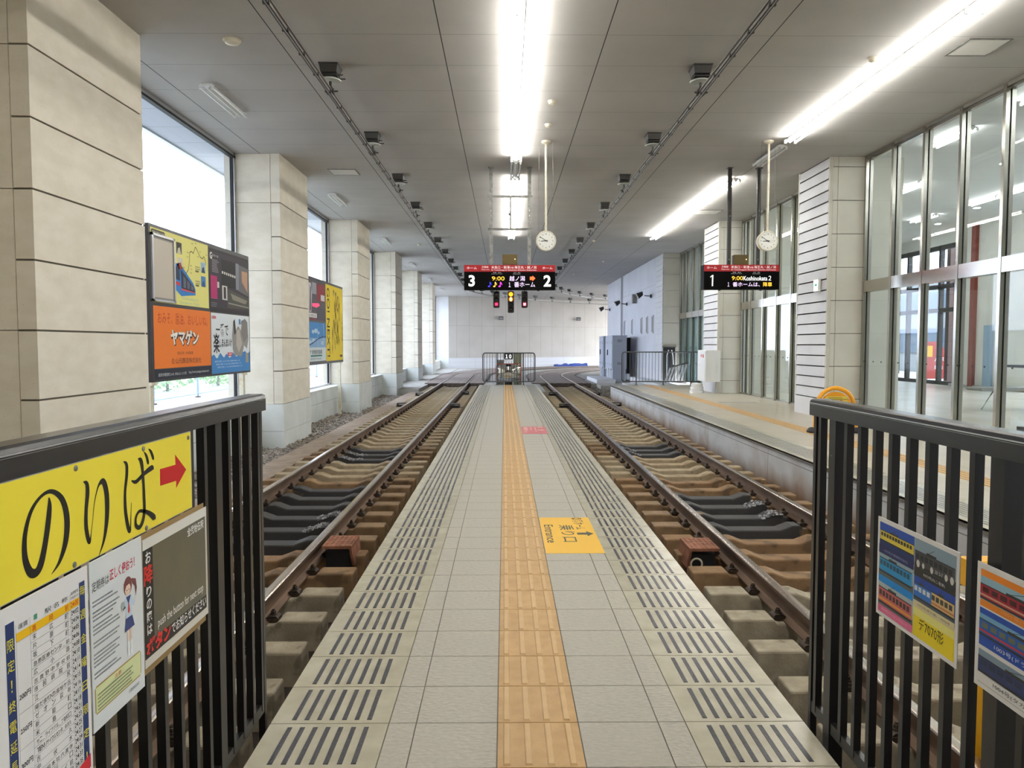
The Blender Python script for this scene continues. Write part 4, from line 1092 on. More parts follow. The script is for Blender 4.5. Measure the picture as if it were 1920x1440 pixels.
o=b.build('number_plate',TF); o.location=(-0.14,0.01-0.04,0.90); o['label']='black plate with a white 10'
b=MB().box(0,0.31,0,0.015,-0.06,0.0,'white').box(0.0,0.015,0.0,0.01,-0.1,0,'white'); o=b.build('name_plate',TF); o.location=(-0.14,-0.03,0.89)
t=tag(MB().box(0.32,0.62,27.3,27.55,PAVE,1.08,mat('olive_panel',(136,134,108),0.6)).box(0.30,0.64,27.28,27.57,1.08,1.10,'dgrey').build('equipment_locker'),'olive equipment locker behind the mirror','locker')
t=tag(MB().box(-0.28,-0.02,27.2,27.3,PAVE,0.86,'galv').box(-0.2,-0.1,27.18,27.2,0.6,0.75,'dgrey').build('control_box'),'small grey control box left of the mirror','box')
# ================================================================== far right equipment
def cabinet(y0,y1,x0,x1,z0,z1,nd,label):
    t=empty('signal_cabinet',((x0+x1)/2,(y0+y1)/2,PAVE),label=label,cat='cabinet',group='grey signal cabinets by the curve')
    cx,cy=(x0+x1)/2,(y0+y1)/2; hx,hy=(x1-x0)/2,(y1-y0)/2
    MB().bbox(-hx,hx,-hy,hy,z0-PAVE,z1-PAVE,0.015,'cab').box(-hx-0.02,hx+0.02,-hy-0.02,hy+0.02,z1-PAVE,z1-PAVE+0.03,'cab').build('body',t)
    b=MB(); b.box(-hx+0.03,hx-0.03,-hy+0.05,hy-0.05,0.0,z0-PAVE,'cab')
    b.build('plinth',t)
    d=MB(); d.box(-hx-0.012,-hx,-hy+0.04,hy-0.04,z0-PAVE+0.05,z1-PAVE-0.05,'cab')
    for q in range(4):
        for zz in (0.14,1.12): 
            yy=-hy+0.2+q*(2*hy-0.4)/3; d.box(-hx-0.015,-hx-0.012,yy-0.02,yy+0.02,z0-PAVE+zz,z0-PAVE+zz+0.12,'dgrey')
    d=d.build('door',t); MB().box(-hx-0.05,-hx-0.012,0.2,0.25,z0-PAVE+0.6,z0-PAVE+0.85,'dark').build('handle',d)
    for k in range(nd):
        yy=-hy+0.1+k*(2*hy-0.1)/nd
        MB().box(-hx-0.06,-hx-0.03,yy,yy+0.04,0.0,z0-PAVE,'white').box(-hx-0.06,-hx-0.03,yy,yy+0.5,z0-PAVE-0.04,z0-PAVE,'white').build('leg',t)
    v=MB()
    for zz in (0.25,1.25):
        for q in range(3): v.box(-0.1,0.1,-hy-0.008,-hy,z0-PAVE+zz+q*0.04-0.05,z0-PAVE+zz+q*0.04-0.035,'dgrey')
    v.build('louvre',t)
cabinet(33.0,35.2,4.76,5.40,0.33,1.79,3,'larger grey signal cabinet, in front, beside the ribbed wall')
cabinet(36.0,37.5,4.76,5.40,0.33,1.79,2,'slimmer grey signal cabinet standing behind the larger one')
tag(MB().bbox(3.95,4.75,31.9,35.8,PAVE,PAVE+0.16,0.01,'board').build('concrete_step'),'long white concrete step beside the grey cabinets','step')
tag(MB().box(4.35,5.05,26.0,27.6,-0.42,0.0,'board').build('concrete_block'),'white concrete block on the gravel beside the end of the side platform','block')
def floodlight(x,y,z,label,wall='r'):
    t=empty('floodlight',(x,y,z),label=label,cat='floodlight',group='black floodlights on the ribbed wall' if wall=='r' else 'floodlights on the far wall')
    if wall=='r':
        MB().tube([(0,0,0),(-0.28,-0.02,0.02)],0.018,'dark').cbox((-0.02,0,0),(0.04,0.12,0.14),'dark').build('arm',t)
        T=Matrix.Translation((-0.42,-0.05,0.06))@Matrix.Rotation(math.radians(-30),4,'Y')
        MB().add([(-0.16,-0.14,-0.10),(0.05,-0.08,-0.06),(0.05,0.08,-0.06),(-0.16,0.14,-0.10),(-0.16,-0.14,0.14),(0.10,-0.08,0.08),(0.10,0.08,0.08),(-0.16,0.14,0.14)],[(3,2,1,0),(4,5,6,7),(0,1,5,4),(1,2,6,5),(2,3,7,6),(3,0,4,7)],'dark',T).build('housing',t)
        MB().box(-0.165,-0.161,-0.12,0.12,-0.08,0.12,mat('lamp_glass',(150,150,150),0.15),T).build('lens',t)
    else:
        MB().tube([(0,0,0),(0,-0.18,0)],0.02,'dark').build('arm',t)
        T=Matrix.Translation((0,-0.28,0))@Matrix.Rotation(math.radians(20),4,'X')
        MB().box(-0.16,0.16,-0.06,0.06,-0.12,0.12,'dgrey',T).build('housing',t)
        MB().box(-0.13,0.13,-0.066,-0.061,-0.095,0.095,mat('lamp_glass',(150,150,150),0.15),T).build('lens',t)
for k,(yy) in enumerate((30.0,35.9,41.7)):
    floodlight(RCX,yy,3.35,['black floodlight nearest, high on the ribbed wall','middle black floodlight on the ribbed wall beside a grey box','farthest black floodlight near the corner of the ribbed wall'][k])
floodlight(-0.25,54.56,3.32,'left floodlight on the back wall',wall='b'); floodlight(5.65,57.5,3.36,'right floodlight on the back wall',wall='b')
tag(MB().box(RCX-0.18,RCX,33.3,33.55,3.25,3.65,'galv').build('wall_speaker'),'grey box speaker beside the middle black floodlight','speaker')
b=MB(); vs=[];fs=[]; n=14
for j in range(5):
    for i in range(n): vs.append((3.7+i*0.20,52.7+(7.65+i*0.20)*0.506-1.35+j*0.26,PAVE+0.02+random.uniform(0,0.16)*(1 if 0<j<4 else 0.2)+(0.08 if 0<j<4 else 0)))
for j in range(4):
    for i in range(n-1): a=j*n+i; fs.append((a,a+1,a+n+1,a+n))
b.add(vs,fs,'blue'); o=b.build('tarpaulin',smooth=True); tag(o,'crumpled blue tarpaulin on the ground at the foot of the back wall','tarpaulin')
# dark opening, leaning rack, hydrant box
t=empty('meter_recess',(6.13,27.66,RPZ),label='dark low recess with white pipes behind the long tube fence',cat='recess')
MB().box(-0.22,0.22,0.12,0.17,0.0,1.25,'dark').box(-0.26,0.26,0.11,0.17,1.25,1.29,'galv').build('panel',t); MB().tube([(-0.12,-0.06,0.15),(-0.12,-0.06,0.95),(-0.06,-0.06,1.15)],0.02,'alu').build('pipe',t)
MB().tube([(0.12,-0.06,0.6),(0.10,-0.06,0.95),(0.05,-0.06,1.15)],0.02,'white').build('pipe',t)
t=empty('folding_gate',(5.95,26.2,-0.02),label='grey folding scissor gate leaning behind the tube fence',cat='gate')
MB().tube([(-0.15,0,0.62),(0.5,0.0,0.80)],0.03,'dgrey').tube([(-0.30,0,0.14),(0.45,0.0,0.08)],0.02,'dgrey').build('rail',t)
for k in range(6): MB().box(-0.03,0.03,-0.012,0.012,-0.32,0.27,'alu',Matrix.Translation((-0.20+k*0.115,0,0.38+k*0.02))@Matrix.Rotation(math.radians(18),4,'Y')).build('slat',t)
t=empty('hose_cabinet',(5.66,20.65,0.40),label='white fire hose cabinet with red marks on the louvred pillar',cat='cabinet')
MB().bbox(-0.20,0.20,-0.42,0.42,0,0.86,0.012,'white',ax='y').build('body',t)
d=MB().box(-0.212,-0.20,-0.38,0.38,0.03,0.83,'white').build('door',t)
b=MB(); C=Canvas(b,(-0.214,0.42,0),(0,-1,0),(0,0,1),0.001); C.disc(0.62,0.70,0.055,'c42020',1); C.poly([(0.36,0.70),(0.44,0.66),(0.48,0.72),(0.43,0.76)],'c42020',1); C.text('消火',0.25,0.42,0.06,'b0b0b0',1); b.build('marking',t)
MB().box(0.20,0.215,-0.30,0.30,0.1,0.13,'dgrey').box(0.20,0.215,-0.30,0.30,0.7,0.73,'dgrey').build('bracket',t)
t=empty('weight_base',(5.40,20.9,RPZ),label='stack of white plastic weight bases on the floor under the hose cabinet',cat='weight')
for k in range(3): MB().lathe([(0.20-0.02*k,0.09*k),(0.20-0.02*k,0.07+0.09*k),(0.16-0.02*k,0.088+0.09*k)],'white',20).build('weight',t)
t=empty('exit_sign',(RCX-0.01,13.98,2.40),label='small green arrow exit sign on the near louvred pillar',cat='sign')
MB().bbox(-0.045,0.0,-0.115,0.115,0,0.24,0.006,'white',ax='y').build('case',t)
b=MB(); C=Canvas(b,(-0.046,0.10,0.02),(0,-1,0),(0,0,1),0.001); C.rect(0,0,0.2,0.2,lit('e8f4ee',0.7),1); C.rect(0.05,0.09,0.12,0.12,lit('12906a',0.6),2); C.poly([(0.11,0.06),(0.16,0.105),(0.11,0.15)],lit('12906a',0.6),2); b.build('face',t)
# ---- yellow barriers on the side platform
t=empty('barrier',(5.06,11.35,RPZ),label='orange-yellow hooped plastic barrier with a yellow notice, on the side platform before the louvred pillar',cat='barrier')
P=[(-0.31,0,0.08),(-0.30,0,0.30)]+[(-0.285*math.cos(a),0,0.40+0.285*math.sin(a)) for a in [PI*k/12 for k in range(13)]]+[(0.30,0,0.30),(0.31,0,0.08)]
MB().tube(P,0.033,'yellow',n=12).build('hoop',t,smooth=True)
MB().add([(0.25*math.cos(a),0.01,0.38+0.25*math.sin(a)) for a in [PI*k/12 for k in range(13)]]+[(0.25*math.cos(a),-0.01,0.38+0.25*math.sin(a)) for a in [PI*k/12 for k in range(13)]],[tuple(range(13)),tuple(range(25,12,-1))]+[(i,i+13,i+14,i+1) for i in range(12)],'yellow').build('plate',t)
b=MB(); b.box(-0.17,0.17,-0.035,-0.031,0.20,0.56,mat('notice_yellow',(228,206,90),0.5)); C=Canvas(b,(-0.17,-0.0355,0.20),(1,0,0),(0,0,1),0.0008)
C.rect(0.0,0.31,0.34,0.322,'9a8a30',1); C.rect(0.05,0.335,0.26,0.342,'6a5a20',1); C.text('いま',0.05,0.22,0.07,'303030',2,bold=.01); C.text('降',0.18,0.205,0.10,'b82018',2,bold=.03); C.text('車専用',0.05,0.08,0.08,'303030',2,bold=.01); b.build('notice',t)
for s_ in (-1,1): MB().lathe([(0.115,0),(0.12,0.03),(0.085,0.075),(0.05,0.085)],'dark',20,Matrix.Translation((s_*0.31,0,0))).build('foot',t,smooth=True)
# ---- in the concourse
t=empty('bench',(10.3,15.3,RPZ),label='grey bench on a thin chrome leg behind the glass',cat='bench')
MB().bbox(-0.62,1.4,-0.25,0.25,0.40,0.47,0.03,mat('bench_seat',(120,118,112),0.4),ax='y').build('seat',t)
for x in (-0.45,1.1): MB().tube([(x+0.25,0,0.40),(x-0.0,-0.0,0.0)],0.014,'steel').build('leg',t)
t=empty('information_stand',(8.05,11.0,RPZ),label='dark stand with a white card, right behind the glass at the picture edge',cat='stand')
MB().box(-0.22,0.3,-0.1,0.3,0,0.10,'dark').box(-0.16,0.1,-0.03,0.1,0.1,1.0,'dark').build('column',t); MB().box(-0.3,0.8,-0.2,0.5,1.0,1.04,'dgrey').build('top',t); MB().box(-0.10,-0.02,-0.035,-0.031,0.75,0.92,'white').build('card',t)
# things outside the concourse glazing
t=empty('banner_sign',(15.3,27.0,0.02),label='red sail-shaped banner sign outside the concourse doors',cat='sign')
b=MB(); pts=[(0,0.15),(0.85,0.15),(0.84,0.5),(0.76,0.95),(0.6,1.3),(0.42,1.5),(0,1.5)]
b.prism(pts,lambda p,h:(p[0],h,p[1]),-0.03,0.03,mat('banner_red',(176,60,50),0.5)); C=Canvas(b,(0,-0.032,0),(1,0,0),(0,0,1),0.001)
C.rect(0.03,0.95,0.22,1.35,'e8b030',1); C.text('バス',0.3,0.78,0.17,'ffffff',1); C.text('案内',0.3,0.5,0.15,'ffffff',1); b.build('panel',t); MB().box(0.85,0.88,-0.03,0.03,-0.0,0.9,'white').box(0.05,0.09,-0.02,0.02,0,0.15,'white').build('edge_post',t)
tag(MB().box(21,22,2,41.5,0.0,4.6,mat('far_facade',(120,122,124),0.8)).box(20.93,21.0,4,41,1.0,2.2,mat('far_windows',(60,76,92),0.4)).box(20.93,21,4,41,3.0,4.0,mat('far_windows',(60,76,92),0.4)).build('building_across'),'grey building with dark window bands outside, beyond the concourse glazing','building')
tag(MB().box(15.2,15.4,25.5,25.7,0,4.7,mat('brown_post',(96,70,62),0.6)).build('canopy_post'),'brown canopy post outside the concourse doors','post')
tag(MB().tube([(19,36,0.02),(19,36,2.0)],0.12,'moss').build('tree_stem'),'tree outside the concourse, far beyond the doors','tree')
# ================================================================== black railings beside the camera
def railing(sx,xi,yend,ztop,label,posts):
    """sx = -1 left, +1 right; xi = inner face"""
    t=empty('railing',(xi,0,0),label=label,cat='railing')
    zb=ztop-0.061; o=sx*0.078
    pr=[(0,zb),(0,ztop-0.013),(sx*0.004,ztop-0.004),(sx*0.014,ztop),(o-sx*0.014,ztop),(o-sx*0.004,ztop-0.004),(o,ztop-0.013),(o,zb)]
    if sx>0: pr=pr[::-1]
    MB().prism(pr,lambda p,h:(p[0],h,p[1]),-0.6,yend,'black_rail').build('top_rail',t)
    MB().box(sx*0.002,-sx*0.0015+0,-0.6,yend-0.003,ztop-0.0165,ztop-0.0135,'alu').box(sx*0.002,-sx*0.001,-0.6,yend-0.003,ztop-0.021,ztop-0.0195,'galv').build('edge_strip',t)
    MB().box(sx*0.012,sx*0.034,-0.6,yend-0.03,0.035,0.075,'black').build('bottom_rail',t)
    for y in posts:
        MB().box(sx*0.008,sx*0.058,y-0.025,y+0.025,-0.32,zb,'black').box(sx*0.078,sx*0.10,y-0.03,y+0.03,ztop-0.03,ztop-0.008,'black').build('post',t)
    ys=sorted(posts)
    for a,c in list(zip(ys[:-1],ys[1:]))+[(ys[-1],yend-0.02+0.06)]:
        n=max(1,round((c-a)/0.095)); 
        for k in range(1,n):
            y=a+(c-a)*k/n
            if y>yend-0.03: continue
            MB().box(sx*0.010,sx*0.034,y-0.011,y+0.011,0.05,zb,'black').build('baluster',t)
    MB().box(sx*0.010,sx*0.034,yend-0.04,yend-0.018,-0.30,zb,'black').build('post',t)
    return t
railing(-1,-0.893,2.795,1.232,'black metal railing left of the camera carrying the yellow sign and posters',(-0.3,0.58,1.47,2.35))
railing(1,1.143,2.78,1.214,'black metal railing right of the camera carrying two tram picture posters',(-0.05,0.83,1.72,2.60))

def lines_of(C,u0,u1,v1,n,dv,h,c,k=2,seed=1):
    """rows of small unreadable print"""
    r=random.Random(seed)
    for i in range(n):
        u=u0; e=u1-(u1-u0)*r.random()*0.35
        while u<e:
            w=h*r.uniform(0.5,1.2); C.rect(u,v1-i*dv-h,min(u+w,e),v1-i*dv,c,k); u+=w+h*0.25
# ---- yellow sign のりば
y0,y1,z0,z1=0.80,2.115,0.953,1.171
b=MB(); b.box(-0.8925,-0.889,y0,y1,z0,z1,'alu'); C=Canvas(b,(-0.889,0,0),(0,1,0),(0,0,1),0.0003)
C.rect(y0+0.004,z0+0.002,y1-0.004,z1-0.001,mat('sign_yellow',(255,236,66),0.35,col2=(250,230,58),nscale=3),1)
K='15130f'
# の
C.brush([(1.452,1.118,0.004),(1.453,1.100,0.014),(1.447,1.070,0.017),(1.435,1.030,0.017),(1.420,0.996,0.019),(1.404,0.984,0.017),(1.386,0.992,0.018),(1.374,1.022,0.016),(1.376,1.062,0.013),(1.395,1.102,0.010),(1.427,1.125,0.007),(1.462,1.128,0.009),(1.495,1.105,0.015),(1.509,1.065,0.019),(1.503,1.020,0.018),(1.480,0.984,0.010),(1.452,0.966,0.001)],K,2)
# り
C.brush([(1.571,1.127,0.001),(1.584,1.120,0.012),(1.586,1.100,0.015),(1.579,1.065,0.013),(1.577,1.03,0.014),(1.584,1.000,0.013),(1.590,0.995,0.008),(1.595,1.010,0.003),(1.604,1.042,0.002)],K,2)
C.brush([(1.603,1.040,0.002),(1.612,1.075,0.003),(1.630,1.108,0.006),(1.650,1.112,0.016),(1.662,1.080,0.019),(1.660,1.030,0.017),(1.646,0.985,0.010),(1.622,0.953,0.001)],K,2)
# ば
C.brush([(1.738,1.144,0.001),(1.752,1.134,0.012),(1.752,1.110,0.013),(1.742,1.070,0.012),(1.742,1.025,0.014),(1.752,0.985,0.014),(1.760,0.975,0.010),(1.764,0.990,0.005),(1.770,1.040,0.002)],K,2)
C.brush([(1.773,1.092,0.004),(1.795,1.086,0.010),(1.835,1.098,0.011),(1.876,1.106,0.014),(1.885,1.100,0.003)],K,3)
C.brush([(1.806,1.140,0.001),(1.822,1.132,0.013),(1.829,1.100,0.012),(1.832,1.050,0.012),(1.832,1.010,0.013),(1.822,0.983,0.013),(1.804,0.972,0.011),(1.788,0.982,0.011),(1.789,1.000,0.009),(1.805,1.011,0.008),(1.830,1.006,0.009),(1.858,0.994,0.013),(1.882,0.978,0.016),(1.884,0.972,0.002)],K,4)
C.brush([(1.838,1.152,0.002),(1.850,1.140,0.010),(1.858,1.123,0.011),(1.860,1.117,0.002)],K,2)
C.brush([(1.862,1.156,0.002),(1.875,1.146,0.010),(1.885,1.130,0.011),(1.887,1.124,0.002)],K,2)
C.poly([(1.920,1.052),(2.014,1.048),(2.012,1.028),(2.078,1.068),(2.010,1.120),(2.012,1.092),(1.921,1.095)],'c4121c',2)
o=b.build('direction_sign'); tag(o,'long yellow sign reading のりば with a red arrow on the left railing','sign')
for (yy,zz) in ((2.095,1.155),(1.835,1.160),(1.545,1.160),(1.20,1.160),(1.84,0.962),(1.53,0.962),(1.25,0.962)):
    MB().lathe([(0.0065,0),(0.006,0.002),(0.003,0.003)],'galv',12,Matrix.Translation((-0.8888,yy,zz))@Matrix.Rotation(PI/2,4,'Y')).build('screw',o)
# ---- posters on the left railing
def sheet(name,x,ya,yb,za,zb,label,base='f0eff0',sx=1,curl=0.0,th=0.0012):
    b=MB(); n=10
    def X(u): return x+sx*curl*math.sin(PI*u)
    if sx>0: O=(x+0.001,ya,za); ex=(0,1,0)
    else: O=(x-0.001,yb,za); ex=(0,-1,0)
    b.box(x-0.0012,x+0.0012,ya,yb,za,zb,ink(base,0.3))
    C=Canvas(b,(x+sx*0.0012,O[1],za),ex,(0,0,1),0.00025)
    return b,C,name,label
def fin(b,name,label): return tag(b.build(name),label,'poster')
b,C,n_,l_=sheet('timetable_poster',-0.884,1.262,1.566,0.47,0.950,'white timetable poster with blue side bands under the yellow sign')
W_,H_=0.304,0.480
BL='24386c'
C.rect(0.042,0,0.066,H_-0.03,BL,1); C.rect(0.272,0.03,0.292,H_-0.028,BL,1)
C.vtext('毎週金曜日限定！',0.282,H_-0.036,0.020,'f2e63c',2,2.55,w=0.019)
C.vtext('限定！終電延長ダイヤ',0.054,H_-0.06,0.022,'f2e63c',2,1.7,w=0.019)
u0,u1,u2,u3=0.070,0.110,0.238,0.271; vt=H_-0.040; rh=0.0168
sts=[('高岡駅','24:00'),('末広町','24:02'),('片原町','24:04'),('坂下町','24:05'),('急患医療センター前','24:06'),('広小路','24:08'),('志貴野中学校前','24:10'),('市民病院前','24:11'),('江尻','24:14'),('陽だまりの湯旭ヶ丘','24:15'),('ゼオン荻布','24:16'),('新能町','24:17'),('米島口','24:18'),('サニーライブグループ能町口','24:21'),('TENリサイクルセンター新吉久','24:23'),('吉久','24:25'),('中伏木','24:27'),('牧田組本社六渡寺','24:29'),('庄川口','24:31'),('クロスベイ前','24:33'),('新町口','24:35'),('新湊市役所前','24:37'),('東新湊','24:39'),('海王丸','24:42')]
C.text('運賃',u0+0.006,vt-0.011,0.0095,'282828',2,w=0.028); C.text('駅 名 称',u1+0.045,vt-0.011,0.0105,'282828',2,w=0.075); C.rect(u1+0.012,vt-0.010,u1+0.022,vt,'4f9a7c',2)
C.text('高岡駅発',u2+0.003,vt-0.004,0.0065,'282828',2,w=0.027); C.text('中新湊行き',u2+0.003,vt-0.0135,0.0062,'282828',2,w=0.027)
C.rect(u0,vt-0.016-rh,u3,vt-0.016,'f6c416',1)
for i,(a,c) in enumerate(sts):
    v=vt-0.016-rh*(i+1)
    col='c8281c' if i==0 else '262626'
    m=len(a); h=0.0115 if m<7 else 0.0095
    for j,ch in enumerate(a):
        uu=u1+0.012+(u2-u1-0.024)*(j/(m-1)) if m>1 else (u1+u2)/2
        C.text(ch,uu,v+0.003,h if ch!='ー' else 0.002,col,2,'c',w=min(0.0115,0.105/m) if ch!='ー' else 0.006)
    C.text(c,u2+0.003,v+0.0035,0.0105,col,2,w=0.026,bold=0.01)
    C.rect(u1 if i else u0,v,u3,v+0.0006,'8a8a90',2)
for u in (u0,u1,u2,u3): C.rect(u,0.0,u+0.0006,vt,'8a8a90',2)
for i,tx in ((7.5,'200円'),(11.3,'250円'),(15.2,'300円'),(18.4,'350円')): C.text(tx,u0+0.003,vt-0.016-rh*i,0.011,'262626',2,w=0.033,bold=0.01)
for i in (9,13,17,21): C.rect(u0,vt-0.016-rh*i,u1,vt-0.016-rh*i+0.0006,'8a8a90',2)
C.poly([(0.24,0.048),(0.295,0.048),(0.295,0.078),(0.24,0.066)],'d02838',3)
fin(b,n_,l_)
b,C,n_,l_=sheet('pass_poster',-0.8835,1.572,1.800,0.580,0.952,'pale laminated poster about commuter passes with a drawn schoolgirl, between timetable and dark poster','e6ebee')
W_,H_=0.228,0.372
C.text('定期券は',0.008,0.305,0.022,'303438',2,w=0.068); C.text('正しく使おう！',0.080,0.308,0.026,'d0405a',2,w=0.112,bold=0.02)
for k,(v,nn) in enumerate(((0.285,2),(0.262,3),(0.232,3),(0.196,2),(0.170,4),(0.128,2))): lines_of(C,0.008,0.125,v,nn,0.0085,0.0038,'8a9096',2,k)
C.poly([(0.008+0.006,0.036),(0.205,0.036),(0.211,0.042),(0.211,0.092),(0.205,0.098),(0.014,0.098),(0.008,0.092),(0.008,0.042)],'b0904a',1); C.rect(0.011,0.039,0.208,0.095,'dfe6b0',2)
C.text('注意',0.088,0.081,0.010,'c84838',3,w=0.03); lines_of(C,0.018,0.2,0.078,5,0.0080,0.0034,'7a8468',3,9); C.text('万葉線株式会社',0.15,0.018,0.008,'404040',2,w=0.05)
# drawn girl: hair, face, sailor top, skirt, legs
C.disc(0.158,0.272,0.019,'7c4a4a',2,ry=0.022); C.poly([(0.176,0.285),(0.196,0.278),(0.200,0.255),(0.194,0.236),(0.190,0.262),(0.178,0.272)],'7c4a4a',2); C.disc(0.157,0.264,0.013,'f6d8c4',3,ry=0.014)
C.poly([(0.138,0.282),(0.176,0.284),(0.173,0.266),(0.165,0.276),(0.150,0.274),(0.143,0.264)],'7c4a4a',4); C.disc(0.152,0.263,0.0018,'503040',4,8); C.disc(0.162,0.263,0.0018,'503040',4,8)
C.poly([(0.145,0.247),(0.172,0.247),(0.188,0.225),(0.183,0.215),(0.172,0.226),(0.174,0.195),(0.145,0.195),(0.146,0.226),(0.136,0.232),(0.133,0.222)],'cfe0f0',3); C.poly([(0.148,0.248),(0.170,0.248),(0.158,0.228)],'3c4a80',4); C.poly([(0.156,0.230),(0.161,0.230),(0.163,0.212),(0.158,0.206),(0.154,0.212)],'d04a50',5)
C.poly([(0.145,0.198),(0.174,0.198),(0.184,0.170),(0.138,0.168)],'3c4a80',4); C.rect(0.150,0.138,0.158,0.170,'f6d8c4',3); C.rect(0.163,0.138,0.171,0.170,'f6d8c4',3); C.rect(0.149,0.106,0.159,0.142,'f4f8fa',4); C.rect(0.162,0.106,0.172,0.142,'f4f8fa',4); C.rect(0.126,0.226,0.139,0.242,'a8b4ac',4)
fin(b,n_,l_)
b,C,n_,l_=sheet('button_poster',-0.8840,1.806,2.196,0.618,0.938,'dark olive poster telling riders to push the button, right end of the left railing','d8d4cc')
W_,H_=0.390,0.320
C.rect(0.0,0.022,0.378,0.294,mat('poster_olive',(78,78,68),0.35,col2=(96,92,70),nscale=6),1)
C.rect(0.0,0.294,0.385,0.318,'e4e2da',1)
C.poly([(0.0,0.022),(0.378,0.022),(0.378,0.060),(0.050,0.060),(0.050,0.294),(0.0,0.294)],'24211f',2)
C.text('全弐拾伍駅',0.255,0.262,0.026,'f0f0ec',3,w=0.112,bold=0.02)
C.vtext('お',0.026,0.288,0.030,'f0f0ec',3,w=0.028,bold=0.02); C.text('降',0.026,0.205,0.050,'d8322c',3,'c',w=0.046,bold=0.018)
C.vtext('りの際は',0.026,0.200,0.026,'f0f0ec',3,1.22,w=0.026,bold=0.02)
C.text('push the button for next stop',0.070,0.072,0.030,'f0f0ec',3,w=0.285,bold=0.005)
C.text('ボタン',0.006,0.026,0.042,'d8322c',3,w=0.135,bold=0.05); C.text('でお知らせください',0.146,0.030,0.030,'f0f0ec',3,w=0.226,bold=0.015)
fin(b,n_,l_)
tag(MB().box(-0.8885,-0.8862,1.80,2.185,0.600,0.951,mat('backing_board',(150,122,76),0.6)).build('backing_board'),'brown backing board behind the dark poster, below the yellow sign','board')
# ---- tram picture posters on the right railing
def tram(C,u,v,w,h,body,win,k=3,stripe=None,frame='3a3a3a',n=8):
    C.rect(u,v,u+w,v+h,body,k); C.rect(u,v+h,u+w,v+h*1.08,frame,k)
    for i in range(n):
        a=u+w*0.03+i*w*0.94/n; C.rect(a,v+h*0.45,a+w*0.94/n*0.72,v+h*0.85,win,k+1)
    if stripe: C.rect(u,v+h*0.12,u+w,v+h*0.28,stripe,k+1)
    C.rect(u,v-h*0.15,u+w,v,'2c2c2c',k); C.rect(u+w*0.3,v+h*1.08,u+w*0.55,v+h*1.22,frame,k); C.line([(u+w*0.35,v+h*1.2),(u+w*0.5,v+h*1.6)],0.0012,frame,k)
b,C,n_,l_=sheet('tram_poster',1.1335,1.822,2.228,0.602,0.898,'laminated poster of six tram photos, lower right panel yellow, on the right railing',sx=-1)
w=0.190; L0=0.012; R0=0.204
for (u,v,h,sky,gr) in ((L0,0.205,0.078,'2f57b8','20356e'),(L0,0.118,0.085,'9fb8c8','5a6468'),(L0,0.022,0.092,'b4c4cc','64686a'),(R0,0.190,0.093,'8fa6b8','3c4044'),(R0,0.100,0.088,'2c50b4','4a5864')):
    C.rect(u,v,u+w,v+h,sky,1); C.rect(u,v,u+w,v+h*0.30,gr,2)
tram(C,L0+0.004,0.232,w-0.006,0.026,'e8d454','3c3a30',3,n=11); C.rect(L0,0.190,L0+w,0.216,'232c64',5); C.text('7070号(万葉線株式会社)',L0+0.03,0.197,0.009,'9aa4d0',6,w=0.13)
tram(C,L0+0.003,0.140,w-0.012,0.036,'2f9ad8','2c5068',3,n=9); C.rect(L0,0.103,L0+w,0.124,'1e8ee0',3)
tram(C,L0+0.002,0.046,w-0.008,0.040,'d06a6e','4a3a3a',3,stripe='e8a03c',n=9); C.rect(L0,0.012,L0+w,0.034,'e0709c',3); C.text('7074号(ラッピングカー)',L0+0.02,0.019,0.009,'f6c8d8',4,w=0.14)
tram(C,R0+0.002,0.212,w-0.006,0.036,'4a4c50','2a2c30',3,n=8); C.rect(R0,0.180,R0+w,0.203,'303032',3); C.text('7073号(ねこ電車)',R0+0.045,0.187,0.010,'e0e0e0',4,w=0.10)
for (du,r) in ((0.02,0.008),(0.045,0.006),(0.085,0.007),(0.15,0.007),(0.175,0.008)): C.disc(R0+du,0.216,r,'d8d8d4',6,12,r*1.3)
C.text('30 3-7',R0+0.10,0.212,0.010,'d0d0d0',6,w=0.035)
tram(C,R0+0.002,0.124,0.085,0.034,'3478d0','dfe8f0',3,n=4); tram(C,R0+0.085,0.124,w-0.088,0.034,'e2c48a','4a4640',3,stripe='d08a60',n=5); C.rect(R0,0.092,R0+w,0.112,'e4d8b0',3); C.text('7075号(青と橙)・7076号',R0+0.02,0.098,0.008,'7a6a40',4,w=0.15)
C.rect(R0,0.012,R0+w,0.092,'f8e02c',1); C.rect(R0,0.070,R0+w,0.092,'f6ee90',2); C.text('デ7070形',R0+0.03,0.036,0.034,'584c10',3,w=0.115)
C.rect(L0+w,0.012,R0,0.284,'d8dce0',1)
fin(b,n_,l_)
b,C,n_,l_=sheet('tram_poster',1.1335,1.338,1.752,0.602,0.900,'laminated tram poster with an orange top band, at the right picture edge',sx=-1)
W_=0.414
C.rect(0.014,0.196,W_-0.014,0.284,'ee8c2c',1); C.rect(0.014,0.212,W_-0.014,0.268,'9cc4d8',2); tram(C,0.014,0.218,0.30,0.030,'a82838','4a2028',3,stripe='d8a08a',n=9); C.text('1001号(ヤマゲン)',0.09,0.199,0.0115,'f6b070',3,w=0.16)
C.rect(0.014,0.102,W_-0.014,0.192,'2450b4',1); C.rect(0.014,0.128,W_-0.014,0.178,'7ab0d8',2); tram(C,0.014,0.132,0.33,0.032,'2a62b8','6a7468',3,stripe='c83844',n=10); C.text('1003号(ドラえもんトラム)',0.07,0.108,0.0125,'e8ecf4',3,w=0.24)
C.rect(0.014,0.036,W_-0.014,0.092,'8aa0b4',1); tram(C,0.014,0.042,0.32,0.032,'34406e','2a3450',3,n=10); C.text('1004号(タカギセイコー)',0.07,0.018,0.0125,'484c54',3,w=0.22); C.rect(0.014,0.012,W_-0.014,0.013,'909090',1)
fin(b,n_,l_)
